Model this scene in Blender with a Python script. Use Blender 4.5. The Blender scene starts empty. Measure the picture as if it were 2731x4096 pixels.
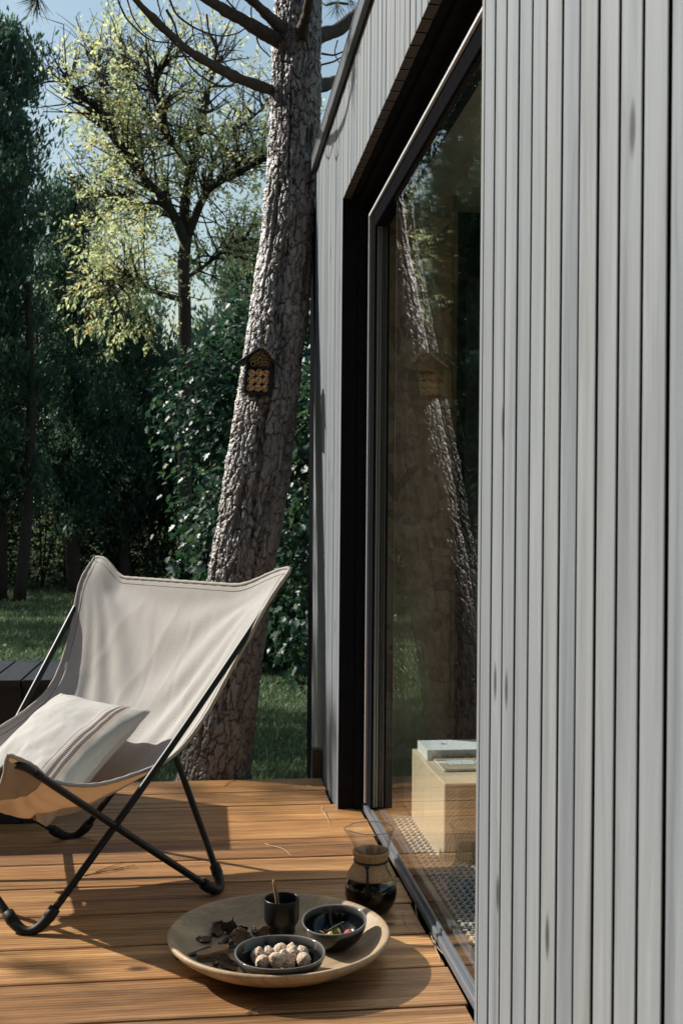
import bpy, bmesh, math, random
import numpy as np
from mathutils import Vector, Matrix

sc = bpy.context.scene
COL = sc.collection
rng = np.random.default_rng(7)
random.seed(7)
R = math.radians

# ------------------------------------------------------------------ camera
FPX, CX, CY = 4341.0, 1365.5, 2085.5
PSI, ROLL = math.atan(557 / 4341.0), 0.0081
_R0 = np.array([math.cos(PSI), -math.sin(PSI), 0]); _F = np.array([math.sin(PSI), math.cos(PSI), 0]); _U0 = np.array([0, 0, 1.0])
_r = _R0 * math.cos(ROLL) + _U0 * math.sin(ROLL); _u = _U0 * math.cos(ROLL) - _R0 * math.sin(ROLL)
EYE = np.array([0, 0, 1.0])
cam_d = bpy.data.cameras.new('camera'); cam = bpy.data.objects.new('camera', cam_d); COL.objects.link(cam)
cam_d.sensor_fit = 'HORIZONTAL'; cam_d.sensor_width = 24.0; cam_d.lens = FPX / 2731 * 24.0
cam_d.shift_y = (CY - 2048) / 2731
cam_d.clip_start = 0.05; cam_d.clip_end = 500
cam_d.dof.use_dof = True; cam_d.dof.focus_distance = 2.9; cam_d.dof.aperture_fstop = 11
cam.matrix_world = Matrix(((_r[0], _u[0], -_F[0], 0), (_r[1], _u[1], -_F[1], 0), (_r[2], _u[2], -_F[2], 1.0), (0, 0, 0, 1)))
sc.camera = cam

# ------------------------------------------------------------------ light
SUN_EL, SUN_AZ = R(35.5), R(29.0)          # azimuth measured from -X towards +Y
TOSUN = Vector((-math.cos(SUN_EL) * math.cos(SUN_AZ), math.cos(SUN_EL) * math.sin(SUN_AZ), math.sin(SUN_EL)))
w = bpy.data.worlds.new('World'); sc.world = w; w.use_nodes = True
wn = w.node_tree; wn.nodes.clear()
wo = wn.nodes.new('ShaderNodeOutputWorld'); bg = wn.nodes.new('ShaderNodeBackground'); sky = wn.nodes.new('ShaderNodeTexSky')
sky.sky_type = 'NISHITA'; sky.sun_disc = False
sky.sun_elevation = SUN_EL; sky.sun_rotation = math.atan2(TOSUN.x, TOSUN.y)
sky.air_density = 1.9; sky.dust_density = 1.6; sky.ozone_density = 1.8; sky.altitude = 100
bg.inputs['Strength'].default_value = 0.10
wn.links.new(sky.outputs[0], bg.inputs[0]); wn.links.new(bg.outputs[0], wo.inputs[0])
sun_d = bpy.data.lights.new('sun', 'SUN'); sun_d.energy = 5.0; sun_d.angle = R(0.55); sun_d.color = (1.0, 0.955, 0.885)
sun = bpy.data.objects.new('sun', sun_d); COL.objects.link(sun)
sun.rotation_euler = TOSUN.to_track_quat('Z', 'Y').to_euler(); sun.location = (-8, 6, 9)
sc.view_settings.view_transform = 'Standard'; sc.view_settings.look = 'None'
sc.view_settings.exposure = 0.38; sc.view_settings.gamma = 1.0; sc.view_settings.use_curve_mapping = False
sc.render.engine = 'CYCLES'
sc.cycles.max_bounces = 10; sc.cycles.transparent_max_bounces = 24; sc.cycles.glossy_bounces = 5
sc.cycles.sample_clamp_indirect = 6.0
sc.cycles.use_denoising = True

# ------------------------------------------------------------------ geometry helpers
def ray(x, y):
    return _F + _r * (x - CX) / FPX - _u * (y - CY) / FPX
def at(x, y, Y):
    d = ray(x, y); return EYE + d * (Y / d[1])
def ground(x, y, z=0.0):
    d = ray(x, y); return EYE + d * ((z - 1) / d[2])

def link(o, parent=None):
    COL.objects.link(o)
    if parent is not None: o.parent = parent
    return o
def npmesh(name, V, Fs, mat=None, smooth=False, attr=None):
    me = bpy.data.meshes.new(name)
    V = np.asarray(V, dtype=np.float32)
    if isinstance(Fs, np.ndarray):
        n, k = Fs.shape
        me.vertices.add(len(V)); me.vertices.foreach_set('co', V.ravel())
        me.loops.add(n * k); me.loops.foreach_set('vertex_index', Fs.ravel().astype(np.int32))
        me.polygons.add(n); me.polygons.foreach_set('loop_start', np.arange(0, n * k, k, dtype=np.int32))
        me.update(calc_edges=True)
    else:
        me.from_pydata(V.tolist(), [], [list(map(int, f)) for f in Fs]); me.update()
    if smooth: me.polygons.foreach_set('use_smooth', np.ones(len(me.polygons), dtype=bool))
    if attr is not None:
        for nm, dom, dat in attr:
            a = me.attributes.new(nm, 'FLOAT', dom); a.data.foreach_set('value', np.asarray(dat, dtype=np.float32))
    if mat is not None: me.materials.append(mat)
    me.validate()
    return me
def obj(name, geo, mat=None, parent=None, smooth=False, attr=None, loc=None):
    V, Fs = geo
    o = bpy.data.objects.new(name, npmesh(name, V, Fs, mat, smooth, attr))
    if loc is not None: o.location = loc
    return link(o, parent)
def inst(name, me, parent=None, loc=(0, 0, 0), rot=(0, 0, 0), scale=(1, 1, 1)):
    o = bpy.data.objects.new(name, me); o.location = loc; o.rotation_euler = rot; o.scale = scale
    return link(o, parent)
def tag(o, label, cat, group=None):
    o['label'] = label; o['category'] = cat
    if group: o['group'] = group
    return o
def thing(name, label, cat, loc=(0, 0, 0), rotz=0.0, group=None):
    o = bpy.data.objects.new(name, None); o.empty_display_size = 0.1
    o.location = loc; o.rotation_euler = (0, 0, rotz); link(o)
    return tag(o, label, cat, group)
def structure(o): o['kind'] = 'structure'; return o
def stuff(o): o['kind'] = 'stuff'; return o

def join(*gs):
    Vs, Fs, off = [], [], 0
    for V, F_ in gs:
        V = np.asarray(V, float); Vs.append(V)
        Fs += [[i + off for i in f] for f in F_]; off += len(V)
    return np.concatenate(Vs), Fs
def joinq(gs):                       # all faces same arity, numpy
    Vs, Fs, off = [], [], 0
    for V, F_ in gs:
        Vs.append(V); Fs.append(np.asarray(F_) + off); off += len(V)
    return np.concatenate(Vs), np.concatenate(Fs)
def box(x0, x1, y0, y1, z0, z1, bev=0.0):
    if bev <= 0:
        V = np.array([(x, y, z) for x in (x0, x1) for y in (y0, y1) for z in (z0, z1)], float)
        return V, [(0, 1, 3, 2), (4, 6, 7, 5), (0, 4, 5, 1), (2, 3, 7, 6), (0, 2, 6, 4), (1, 5, 7, 3)]
    bm = bmesh.new(); bmesh.ops.create_cube(bm, size=1.0)
    for v in bm.verts:
        v.co = ((x0 + x1) / 2 + v.co.x * (x1 - x0), (y0 + y1) / 2 + v.co.y * (y1 - y0), (z0 + z1) / 2 + v.co.z * (z1 - z0))
    bmesh.ops.bevel(bm, geom=bm.edges[:], offset=bev, segments=1, affect='EDGES', profile=0.5)
    bm.verts.index_update(); V = np.array([v.co[:] for v in bm.verts]); F_ = [[v.index for v in f.verts] for f in bm.faces]
    bm.free(); return V, F_
def frames(P):
    P = np.asarray(P, float); T = np.gradient(P, axis=0); T /= np.linalg.norm(T, axis=1)[:, None] + 1e-12
    N = np.zeros_like(P); a = np.array([0, 0, 1.0]) if abs(T[0][2]) < .9 else np.array([1.0, 0, 0])
    n = np.cross(T[0], a); n /= np.linalg.norm(n)
    for i in range(len(P)):
        n = n - T[i] * (n @ T[i]); n /= np.linalg.norm(n) + 1e-12; N[i] = n
    return T, N, np.cross(T, N)
def tube(P, rad, n=8, caps=True, flat=1.0):
    P = np.asarray(P, float); m = len(P); rad = np.broadcast_to(np.asarray(rad, float), (m,))
    T, N, B = frames(P); th = np.arange(n) * 2 * np.pi / n
    V = (P[:, None] + rad[:, None, None] * (np.cos(th)[None, :, None] * N[:, None] + flat * np.sin(th)[None, :, None] * B[:, None])).reshape(-1, 3)
    i = np.arange(m - 1)[:, None] * n; j = np.arange(n)[None]; k = (j + 1) % n
    Q = np.stack([i + j, i + k, i + n + k, i + n + j], -1).reshape(-1, 4)
    F_ = Q.tolist()
    if caps: F_ += [list(range(n))[::-1], list(range((m - 1) * n, m * n))]
    return V, F_
def tubeq(P, rad, n=6):
    V, F_ = tube(P, rad, n, caps=False); return V, np.array(F_)
def lathe(prof, n=48, close=False):
    prof = np.asarray(prof, float); m = len(prof); th = np.arange(n) * 2 * np.pi / n
    V = np.stack([prof[:, 0][:, None] * np.cos(th), prof[:, 0][:, None] * np.sin(th), np.repeat(prof[:, 1][:, None], n, 1)], -1).reshape(-1, 3)
    F_ = []
    for i in range(m if close else m - 1):
        a, b = i * n, ((i + 1) % m) * n
        F_ += [(a + j, a + (j + 1) % n, b + (j + 1) % n, b + j) for j in range(n)]
    return V, F_
def xf(geo, M):
    V, F_ = geo; V = np.asarray(V, float); A = np.array(M)
    return V @ A[:3, :3].T + A[:3, 3], F_
def spline(P, n, closed=False):
    P = np.asarray(P, float); m = len(P)
    t = np.linspace(0, m - 1, n); i = np.clip(t.astype(int), 0, m - 2); s = (t - i)[:, None]
    g = lambda k: P[np.clip(k, 0, m - 1)]
    p0, p1, p2, p3 = g(i - 1), g(i), g(i + 1), g(i + 2)
    p0 = np.where((i == 0)[:, None], 2 * p1 - p2, p0); p3 = np.where((i == m - 2)[:, None], 2 * p2 - p1, p3)
    return .5 * (2 * p1 + (p2 - p0) * s + (2 * p0 - 5 * p1 + 4 * p2 - p3) * s ** 2 + (3 * p1 - p0 - 3 * p2 + p3) * s ** 3)
def gridfaces(nu, nv, wrap=False):
    i, j = np.meshgrid(np.arange(nu - (0 if wrap else 1)), np.arange(nv - 1), indexing='ij')
    i2 = (i + 1) % nu
    return np.stack([i * nv + j, i2 * nv + j, i2 * nv + j + 1, i * nv + j + 1], -1).reshape(-1, 4)
def _h(ix, iy, iz, seed):
    h = (ix * 374761393 + iy * 668265263 + iz * 2147483647 + seed * 1274126177) & 0xFFFFFFFF
    h = ((h ^ (h >> 13)) * 1274126177) & 0xFFFFFFFF
    return ((h ^ (h >> 16)) & 0xFFFFFF) / float(0xFFFFFF)
def vnoise(P, seed=0):
    P = np.asarray(P, float); I = np.floor(P).astype(np.int64); f = P - I; f = f * f * (3 - 2 * f)
    o = 0
    for dx in (0, 1):
        for dy in (0, 1):
            for dz in (0, 1):
                wgt = (f[..., 0] if dx else 1 - f[..., 0]) * (f[..., 1] if dy else 1 - f[..., 1]) * (f[..., 2] if dz else 1 - f[..., 2])
                o = o + wgt * _h(I[..., 0] + dx, I[..., 1] + dy, I[..., 2] + dz, seed)
    return o
def fbm(P, oct=4, seed=0):
    P = np.asarray(P, float); a, o, s = .5, 0, 0
    for k in range(oct):
        o = o + a * vnoise(P * 2 ** k, seed + k); s += a; a *= .5
    return o / s
def unit(v): v = np.asarray(v, float); return v / (np.linalg.norm(v, axis=-1, keepdims=True) + 1e-12)
def scatter(P, A, Nn, size, T, faces):
    """copies of a small template: T (k,3) in frame (A along, B across, N normal)"""
    A = unit(A); B = unit(np.cross(Nn, A)); N2 = np.cross(A, B); size = np.broadcast_to(size, (len(P),))
    V = P[:, None] + size[:, None, None] * (T[None, :, 0, None] * A[:, None] + T[None, :, 1, None] * B[:, None] + T[None, :, 2, None] * N2[:, None])
    k = len(T); Fq = np.asarray(faces)[None] + (np.arange(len(P)) * k)[:, None, None]
    return V.reshape(-1, 3), Fq.reshape(-1, Fq.shape[-1])

# ------------------------------------------------------------------ material helpers
class G:
    def __init__(s, name):
        s.m = bpy.data.materials.new(name); s.m.use_nodes = True; s.t = s.m.node_tree; s.t.nodes.clear()
        s.out = s.t.nodes.new('ShaderNodeOutputMaterial')
    def add(s, typ, ins=None, **props):
        n = s.t.nodes.new(typ)
        for k, v in props.items(): setattr(n, k, v)
        for k, v in (ins or {}).items():
            sk = n.inputs[k]
            if isinstance(v, bpy.types.NodeSocket): s.t.links.new(v, sk)
            elif isinstance(v, (tuple, list)) and len(v) == 3 and sk.type == 'RGBA': sk.default_value = (*v, 1)
            else: sk.default_value = v
        return n
    def coord(s, which='Object'): return s.add('ShaderNodeTexCoord').outputs[which]
    def rnd(s): return s.add('ShaderNodeObjectInfo').outputs['Random']
    def attr(s, name): return s.add('ShaderNodeAttribute', attribute_name=name).outputs['Fac']
    def map(s, v, scale=(1, 1, 1), loc=(0, 0, 0), rot=(0, 0, 0)):
        return s.add('ShaderNodeMapping', {0: v, 1: loc, 2: rot, 3: scale}).outputs[0]
    def noise(s, v, scale=5, detail=4, rough=.55, dist=0):
        return s.add('ShaderNodeTexNoise', {'Vector': v, 'Scale': scale, 'Detail': detail, 'Roughness': rough, 'Distortion': dist}).outputs['Fac']
    def vor(s, v, scale=5, feature='F1', out='Distance', **k):
        return s.add('ShaderNodeTexVoronoi', {'Vector': v, 'Scale': scale}, feature=feature, **k).outputs[out]
    def ramp(s, f, stops, interp='LINEAR'):
        n = s.add('ShaderNodeValToRGB', {0: f}); cr = n.color_ramp; cr.interpolation = interp
        while len(cr.elements) > 1: cr.elements.remove(cr.elements[-1])
        for i, (p, c) in enumerate(stops):
            e = cr.elements[0] if i == 0 else cr.elements.new(p)
            e.position = p; e.color = (c, c, c, 1) if not isinstance(c, (tuple, list)) else (*c, 1)
        return n.outputs[0]
    def mix(s, f, a, b, blend='MIX'):
        return s.add('ShaderNodeMix', {0: f, 6: a, 7: b}, data_type='RGBA', blend_type=blend).outputs[2]
    def math(s, op, a, b=0.0, c=0.0, clamp=False):
        return s.add('ShaderNodeMath', {0: a, 1: b, 2: c}, operation=op, use_clamp=clamp).outputs[0]
    def vmath(s, op, a, b=(0, 0, 0)):
        return s.add('ShaderNodeVectorMath', {0: a, 1: b}, operation=op).outputs[0]
    def sep(s, v): return s.add('ShaderNodeSeparateXYZ', {0: v}).outputs
    def comb(s, x, y, z): return s.add('ShaderNodeCombineXYZ', {0: x, 1: y, 2: z}).outputs[0]
    def bump(s, h, strength=.3, dist=.01, nrm=None):
        i = {'Height': h, 'Strength': strength, 'Distance': dist}
        if nrm is not None: i['Normal'] = nrm
        return s.add('ShaderNodeBump', i).outputs[0]
    def bsdf(s, col, rough=.6, nrm=None, metal=0.0, spec=.5, **k):
        i = {'Base Color': col, 'Roughness': rough, 'Metallic': metal, 'Specular IOR Level': spec}
        if nrm is not None: i['Normal'] = nrm
        i.update(k)
        return s.add('ShaderNodeBsdfPrincipled', i).outputs[0]
    def done(s, sh): s.t.links.new(sh, s.out.inputs['Surface']); return s.m
    def seeded(s, v, k=37.0):
        r = s.rnd(); return s.vmath('ADD', v, s.comb(s.math('MULTIPLY', r, k), s.math('MULTIPLY', r, k * 1.7), s.math('MULTIPLY', r, k * 2.3)))

def simple(name, col, rough=.5, metal=0.0, spec=.5, noise=0.0, nscale=40, bump=0.0):
    g = G(name); c = col; nrm = None
    if noise or bump:
        v = g.coord(); f = g.noise(v, nscale, 5)
        if noise: c = g.mix(f, tuple(x * (1 - noise) for x in col), tuple(min(1, x * (1 + noise)) for x in col))
        if bump: nrm = g.bump(f, bump, .002)
    return g.done(g.bsdf(c, rough, nrm, metal, spec))

def matte(name, col, noise=.2, nscale=30):
    g = G(name); c = g.mix(g.noise(g.coord(), nscale, 4), tuple(x * (1 - noise) for x in col), tuple(x * (1 + noise) for x in col))
    return g.done(g.add('ShaderNodeBsdfDiffuse', {'Color': c, 'Roughness': .5}).outputs[0])
def wood_mat(name, axis, lightc, midc, darkc, grain=55, rough=.6, bump=.35, knot=True, ridge=0.0, seed=True, spec=.35, knotscale=(1.3, 5.5), tints=((.80, .80, .82), (1, 1, 1), (1.0, .93, .86)), fineamt=.28, stain=0.0, knotdark=.38):
    """sawn timber: axis = grain direction (0,1,2); the other two are across"""
    g = G(name); v = g.coord(); v = g.seeded(v) if seed else v
    s = [1, 1, 1]; o = [i for i in range(3) if i != axis]
    warp = g.noise(g.map(v, [1.5 if i == axis else 7 for i in range(3)]), 1.0, 3, .5)
    xyz = g.sep(v); along = xyz[axis]; across = g.math('ADD', xyz[o[0]], xyz[o[1]])
    if knot:
        kv = g.comb(g.math('MULTIPLY', along, knotscale[0]), g.math('MULTIPLY', across, knotscale[1]), 0.0)
        vn = g.add('ShaderNodeTexVoronoi', {'Vector': kv, 'Scale': 1.0}, voronoi_dimensions='2D')
        keepk = g.math('GREATER_THAN', g.sep(vn.outputs['Color'])[0], .80)      # only some cells carry a knot
        kd = g.math('ADD', vn.outputs['Distance'], g.math('MULTIPLY', g.math('SUBTRACT', 1.0, keepk), 2.0))
        kfall = g.ramp(kd, [(0.0, 1.0), (.13, .35), (.34, 0.0)])
    else: kfall = 0.0; kd = None
    a2 = g.math('ADD', across, g.math('MULTIPLY', warp, .05))
    if knot: a2 = g.math('ADD', a2, g.math('MULTIPLY', kfall, .035))
    gv = g.comb(g.math('MULTIPLY', along, .9), g.math('MULTIPLY', a2, grain), 0.0)
    gr = g.noise(gv, 1.0, 4, .62)
    fine = g.noise(g.comb(g.math('MULTIPLY', along, 9), g.math('MULTIPLY', a2, grain * 7), 3.0), 1.0, 3, .6)
    col = g.ramp(gr, [(.28, darkc), (.46, midc), (.68, lightc)])
    blotch = g.noise(g.map(v, [2.2 if i == axis else 9 for i in range(3)]), 1.0, 4, .6)
    col = g.mix(g.ramp(blotch, [(.35, 0.0), (.7, .5)]), col, midc)
    col = g.mix(fineamt, col, g.ramp(fine, [(.3, tuple(x * .55 for x in darkc)), (.7, lightc)]), 'MIX')
    if stain:
        sn = g.noise(g.map(v, [.9 if i == axis else 16 for i in range(3)]), 1.0, 5, .65)
        col = g.mix(g.ramp(sn, [(.50, 0.0), (.66, stain)]), col, tuple(x * .5 for x in darkc))
        s2 = g.noise(g.map(v, [2.6 if i == axis else 30 for i in range(3)], (9, 4, 2)), 1.0, 4, .6)
        col = g.mix(g.ramp(s2, [(.56, 0.0), (.72, stain * .8)]), col, tuple(min(1, x * 1.25) for x in lightc))
    r = g.rnd()
    col = g.mix(1.0, col, g.ramp(r, [(0, tints[0]), (.5, tints[1]), (1, tints[2])]), 'MULTIPLY')
    if knot:
        col = g.mix(g.ramp(kd, [(.0, .95), (.05, .8), (.10, 0.0)]), col, tuple(x * knotdark for x in darkc))
    h = g.math('ADD', g.math('MULTIPLY', gr, .6), g.math('MULTIPLY', fine, .4))
    if ridge:
        wv = g.math('SINE', g.math('MULTIPLY', xyz[o[0]], ridge)); h = g.math('ADD', h, g.math('MULTIPLY', wv, .35))
    return g.done(g.bsdf(col, rough, g.bump(h, bump, .004), spec=spec))

def schlick(g, f0):
    ge = g.add('ShaderNodeNewGeometry'); d = g.add('ShaderNodeVectorMath', {0: ge.outputs['Normal'], 1: ge.outputs['Incoming']}, operation='DOT_PRODUCT').outputs['Value']
    c = g.math('ABSOLUTE', d); p = g.math('POWER', g.math('SUBTRACT', 1.0, c, clamp=True), 5.0)
    return g.math('ADD', g.math('MULTIPLY', p, .86 - f0), f0, clamp=True)
def thin_glass(name, tint=(.97, .99, .98), f0=.04, bump=0.0, rough=0.0, edge=None):
    g = G(name); nrm = None
    gl = g.add('ShaderNodeBsdfGlossy', {'Color': (1, 1, 1), 'Roughness': rough})
    if bump:
        v = g.coord(); nrm = g.bump(g.noise(v, 2.2, 1), bump, .002); g.t.links.new(nrm, gl.inputs['Normal'])
    tr = g.add('ShaderNodeBsdfTransparent', {'Color': tint})
    if edge:                                  # longer path through the wall at grazing angles
        ge = g.add('ShaderNodeNewGeometry'); d = g.add('ShaderNodeVectorMath', {0: ge.outputs['Normal'], 1: ge.outputs['Incoming']}, operation='DOT_PRODUCT').outputs['Value']
        g.t.links.new(g.mix(g.math('POWER', g.math('SUBTRACT', 1.0, g.math('ABSOLUTE', d), clamp=True), 3.0), tint, edge), tr.inputs['Color'])
    return g.done(g.add('ShaderNodeMixShader', {0: schlick(g, f0), 1: tr.outputs[0], 2: gl.outputs[0]}).outputs[0])
def leaf_mat(name, cols, trans=.45, rough=.45, spec=.4, tboost=1.0):
    g = G(name); r = g.attr('rnd'); n = len(cols)
    c = g.ramp(r, [(i / (n - 1), cols[i]) for i in range(n)])
    p = g.bsdf(c, rough, spec=spec)
    t = g.add('ShaderNodeBsdfTranslucent', {'Color': g.mix(1.0, c, (1.15 * tboost, 1.2 * tboost, .95 * tboost), 'MULTIPLY')}).outputs[0]
    return g.done(g.add('ShaderNodeMixShader', {0: trans, 1: p, 2: t}).outputs[0])

MAT = {}
MAT['deck'] = wood_mat('deck_larch', 0, (.70, .41, .17), (.41, .195, .066), (.10, .037, .013), grain=24, rough=.5, bump=.7, ridge=520, spec=.5, knotscale=(2.8, 6.0), tints=((.62, .58, .58), (.97, .95, .93), (1.0, .92, .82)), fineamt=.32, stain=.6)
MAT['slat'] = wood_mat('grey_stained_slat', 2, (.232, .254, .272), (.196, .216, .232), (.132, .149, .164), grain=26, rough=.6, bump=.2, spec=.35, knotscale=(2.6, 9.0), tints=((.84, .87, .90), (1, 1, 1), (1.0, .975, .94)), fineamt=.10, stain=.45, knotdark=.16)
MAT['slat_end'] = simple('slat_sawn_end', (.060, .045, .034), .8, noise=.3)
MAT['slat_gap_shade'] = matte('painted_gap_shade', (.018, .0175, .018))  # near-black slat sides: shade of the gaps painted into the colour
MAT['membrane'] = matte('black_membrane', (.006, .0065, .008))
MAT['dark_jamb'] = matte('dark_stained_jamb', (.016, .0168, .020), .35, 18)
MAT['bench'] = wood_mat('dark_stained_bench', 1, (.038, .042, .050), (.026, .030, .036), (.014, .017, .022), grain=45, rough=.55, bump=.3)
MAT['alu'] = simple('anthracite_aluminium', (.115, .125, .14), .38, .0, .6, noise=.12, nscale=60)
MAT['alu_edge'] = simple('pale_aluminium_edge', (.72, .74, .78), .35, .2, .5)
MAT['gasket'] = matte('black_frame', (.013, .0138, .0165))
MAT['spacer'] = simple('glazing_spacer', (.34, .35, .35), .45, .2, .5)
MAT['flash'] = simple('roof_flashing', (.085, .09, .10), .45, .2, .5, noise=.15, nscale=8)
MAT['pane'] = thin_glass('window_glass', (.95, .975, .965), .045, bump=.02)
MAT['rod'] = simple('black_powder_coat', (.006, .0065, .008), .42, 0, .4)
MAT['rubber'] = simple('black_rubber_sleeve', (.009, .0095, .011), .55, 0, .3, bump=.1, nscale=90)
MAT['metal'] = simple('brushed_steel', (.35, .36, .38), .3, .9)

# ================================================================== SETTING: lawn ground
GZ = -0.30
def ground_mat():
    g = G('lawn_soil'); v = g.coord()
    n1 = g.noise(v, .55, 5, .6); n2 = g.noise(v, 9, 5, .65); n3 = g.noise(v, 60, 3)
    c = g.ramp(n2, [(.3, (.020, .030, .014)), (.55, (.035, .058, .022)), (.75, (.085, .08, .04))])
    c = g.mix(g.ramp(n1, [(.5, 0.0), (.68, .7)]), c, (.075, .062, .040))
    return g.done(g.bsdf(c, .95, g.bump(g.math('ADD', n2, g.math('MULTIPLY', n3, .4)), .8, .03), spec=.1))
gx = np.linspace(-70, 70, 101); gy = np.linspace(-20, 120, 101)
GXX, GYY = np.meshgrid(gx, gy, indexing='ij')
def gheight(x, y): return GZ + .03 * (np.sin(x * .9 + 1) + np.sin(y * .7)) * np.clip((y - 4) / 4, 0, 1) + .012 * np.clip(y - 24, 0, 80)
lawn = obj('lawn', (np.stack([GXX, GYY, gheight(GXX, GYY)], -1).reshape(-1, 3), gridfaces(101, 101)), ground_mat(), smooth=True)
structure(lawn)

# ================================================================== deck
deck = structure(thing('deck', 'warm brown larch deck of wide boards running up to the grey cabin wall', 'deck'))
del deck['category']
edges = [4.205, 4.009, 3.813, 3.615, 3.410, 3.217, 3.012, 2.800, 2.590, 2.395, 2.199]
while edges[-1] > 0.3: edges.append(edges[-1] - .2)
_pm = {}
def plank_mesh(wd, ln):
    k = (round(wd, 3), round(ln, 2))
    if k not in _pm: _pm[k] = npmesh('plank', *box(-ln / 2, ln / 2, -wd / 2, wd / 2, -.028, 0, .0022), MAT['deck'])
    return _pm[k]
for i in range(len(edges) - 1):
    y1, y0 = edges[i], edges[i + 1]; gap = .0115 if i > 3 else .009
    xr = .468 if y0 > 3.70 else .5565
    if y0 < 1.85 - .2: xr = .468
    ln = 3.1 + .03 * ((i * 7) % 3)
    inst('plank', plank_mesh(y1 - y0 - gap, ln), deck, (xr - ln / 2 - .004 * ((i * 5) % 3), (y0 + y1) / 2, random.uniform(-.0006, .0)), (random.uniform(-.0015, .0015), 0, random.uniform(-.0004, .0004)))
for x in (-2.3, -1.5, -.7, .1, .42):
    obj('joist', box(x - .03, x + .03, .2, 4.19, -.12, -.0315), MAT['membrane'], deck)
obj('fascia_board', box(-2.6, .46, 4.18, 4.203, -.2, -.0315), MAT['deck'], deck)

# ================================================================== cabin
cabin = thing('cabin', 'grey timber cabin with narrow vertical slats, roof edge flashing and glazed door', 'cabin', (.474, 3.2, 0))
CL = np.array([.474, 3.2, 0])
def cbox(name, x0, x1, y0, y1, z0, z1, mat, parent=None, bev=0.0):
    return obj(name, box(x0 - CL[0], x1 - CL[0], y0 - CL[1], y1 - CL[1], z0 - CL[2], z1 - CL[2], bev), mat, parent or cabin)
YE, YO1, YO0 = 4.648, 3.735, 1.835         # far end of the wall, opening edges
ZR, ZS = 2.53, 2.12                        # cladding top, opening soffit
fac = cbox('wall', .502, .54, -1.5, YE - .02, -.15, ZR, MAT['membrane']); 
# the opening is cut by building the backing in three pieces
bpy.data.objects.remove(fac)
fac = obj('wall', join(box(.028, .06, YO1 + .03 - 3.2, YE - .02 - 3.2, -.15, ZR), box(.028, .06, -1.5 - 3.2, YO0 - .03 - 3.2, -.15, ZR), box(.028, .06, YO0 - .03 - 3.2, YO1 + .03 - 3.2, ZS + .03, ZR)), MAT['membrane'], cabin)
MAT['post'] = simple('shade_dark_post', (.10, .065, .042), .85, noise=.4, nscale=60)  # brown wood colour darkened to stand in for the shade on the post
PITCH = .0682
_sm = {}
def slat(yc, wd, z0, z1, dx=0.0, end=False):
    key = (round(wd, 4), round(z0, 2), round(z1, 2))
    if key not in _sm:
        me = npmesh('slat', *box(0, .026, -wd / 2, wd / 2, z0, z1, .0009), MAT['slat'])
        me.materials.append(MAT['slat_end']); me.materials.append(MAT['slat_gap_shade'])
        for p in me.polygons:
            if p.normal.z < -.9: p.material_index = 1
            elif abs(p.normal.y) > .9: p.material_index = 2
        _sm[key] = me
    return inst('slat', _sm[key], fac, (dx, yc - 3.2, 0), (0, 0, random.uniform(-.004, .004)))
ys = YO0 - .004
# right of the door: a narrow edge strip first, then full slats towards the camera
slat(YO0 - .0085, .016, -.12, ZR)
y = YO0 - .0215
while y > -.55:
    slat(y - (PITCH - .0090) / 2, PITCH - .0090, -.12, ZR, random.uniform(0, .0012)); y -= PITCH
# left of the door to the far corner
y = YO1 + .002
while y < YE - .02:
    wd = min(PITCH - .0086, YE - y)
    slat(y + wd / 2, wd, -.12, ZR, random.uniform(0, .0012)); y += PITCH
# over the door, ends sawn a little unevenly
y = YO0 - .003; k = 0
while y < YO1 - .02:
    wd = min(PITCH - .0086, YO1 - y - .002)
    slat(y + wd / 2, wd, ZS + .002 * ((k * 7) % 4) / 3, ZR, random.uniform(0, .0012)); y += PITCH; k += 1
# side (end) cladding, roof, remaining shell
cbox('end_wall', .50, 2.06, YE - .018, YE + .004, -.15, ZR - .002, MAT['membrane'])
cbox('corner_board', .4785, .4995, YE + .001, YE + .25, -.15, 2.36, MAT['gasket'])
cbox('back_wall', 2.0, 2.06, -1.5, YE - .03, -.15, .25, MAT['membrane'])  # low wall only; unseen opening above added to let skylight brighten the room
cbox('back_post', 2.0, 2.06, 4.5, YE - .03, .2505, ZR - .002, MAT['membrane'])
roof = cbox('roof', .505, 2.15, -1.6, YE + .05, ZR + .005, ZR + .06, MAT['membrane'])
cbox('flashing', .452, .4705, -1.6, YE + .035, ZR - .028, ZR + .026, MAT['flash'], roof, .002)
cbox('flashing_cap', .451, .56, -1.6, YE + .036, ZR + .0265, ZR + .036, MAT['flash'], roof, .002)
cbox('foot_post', .436, .470, 4.225, 4.27, -.25, .105, MAT['post'])
# reveal lining
jamb = cbox('door_lining', .4975, .531, YO1 + .001, YO1 + .024, 0, ZS + .02, MAT['dark_jamb'])
cbox('jamb_board', .4755, .4972, YO1 + .0012, YO1 + .0020, 0, ZS, MAT['dark_jamb'], jamb)
cbox('jamb_board', .5315, .5695, YO1 - .012, YO1 + .02, 0, ZS + .02, MAT['dark_jamb'], jamb)
cbox('jamb_board', .4975, .5695, YO0 - .024, YO0 - .0012, 0, ZS + .02, MAT['dark_jamb'], jamb)
cbox('lintel_board', .4975, .531, YO0, YO1 - .013, ZS + .012, ZS + .028, MAT['dark_jamb'], jamb)
cbox('lintel_board', .5315, .5695, YO0, YO1 - .013, ZS - .006, ZS + .026, MAT['dark_jamb'], jamb)
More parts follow.
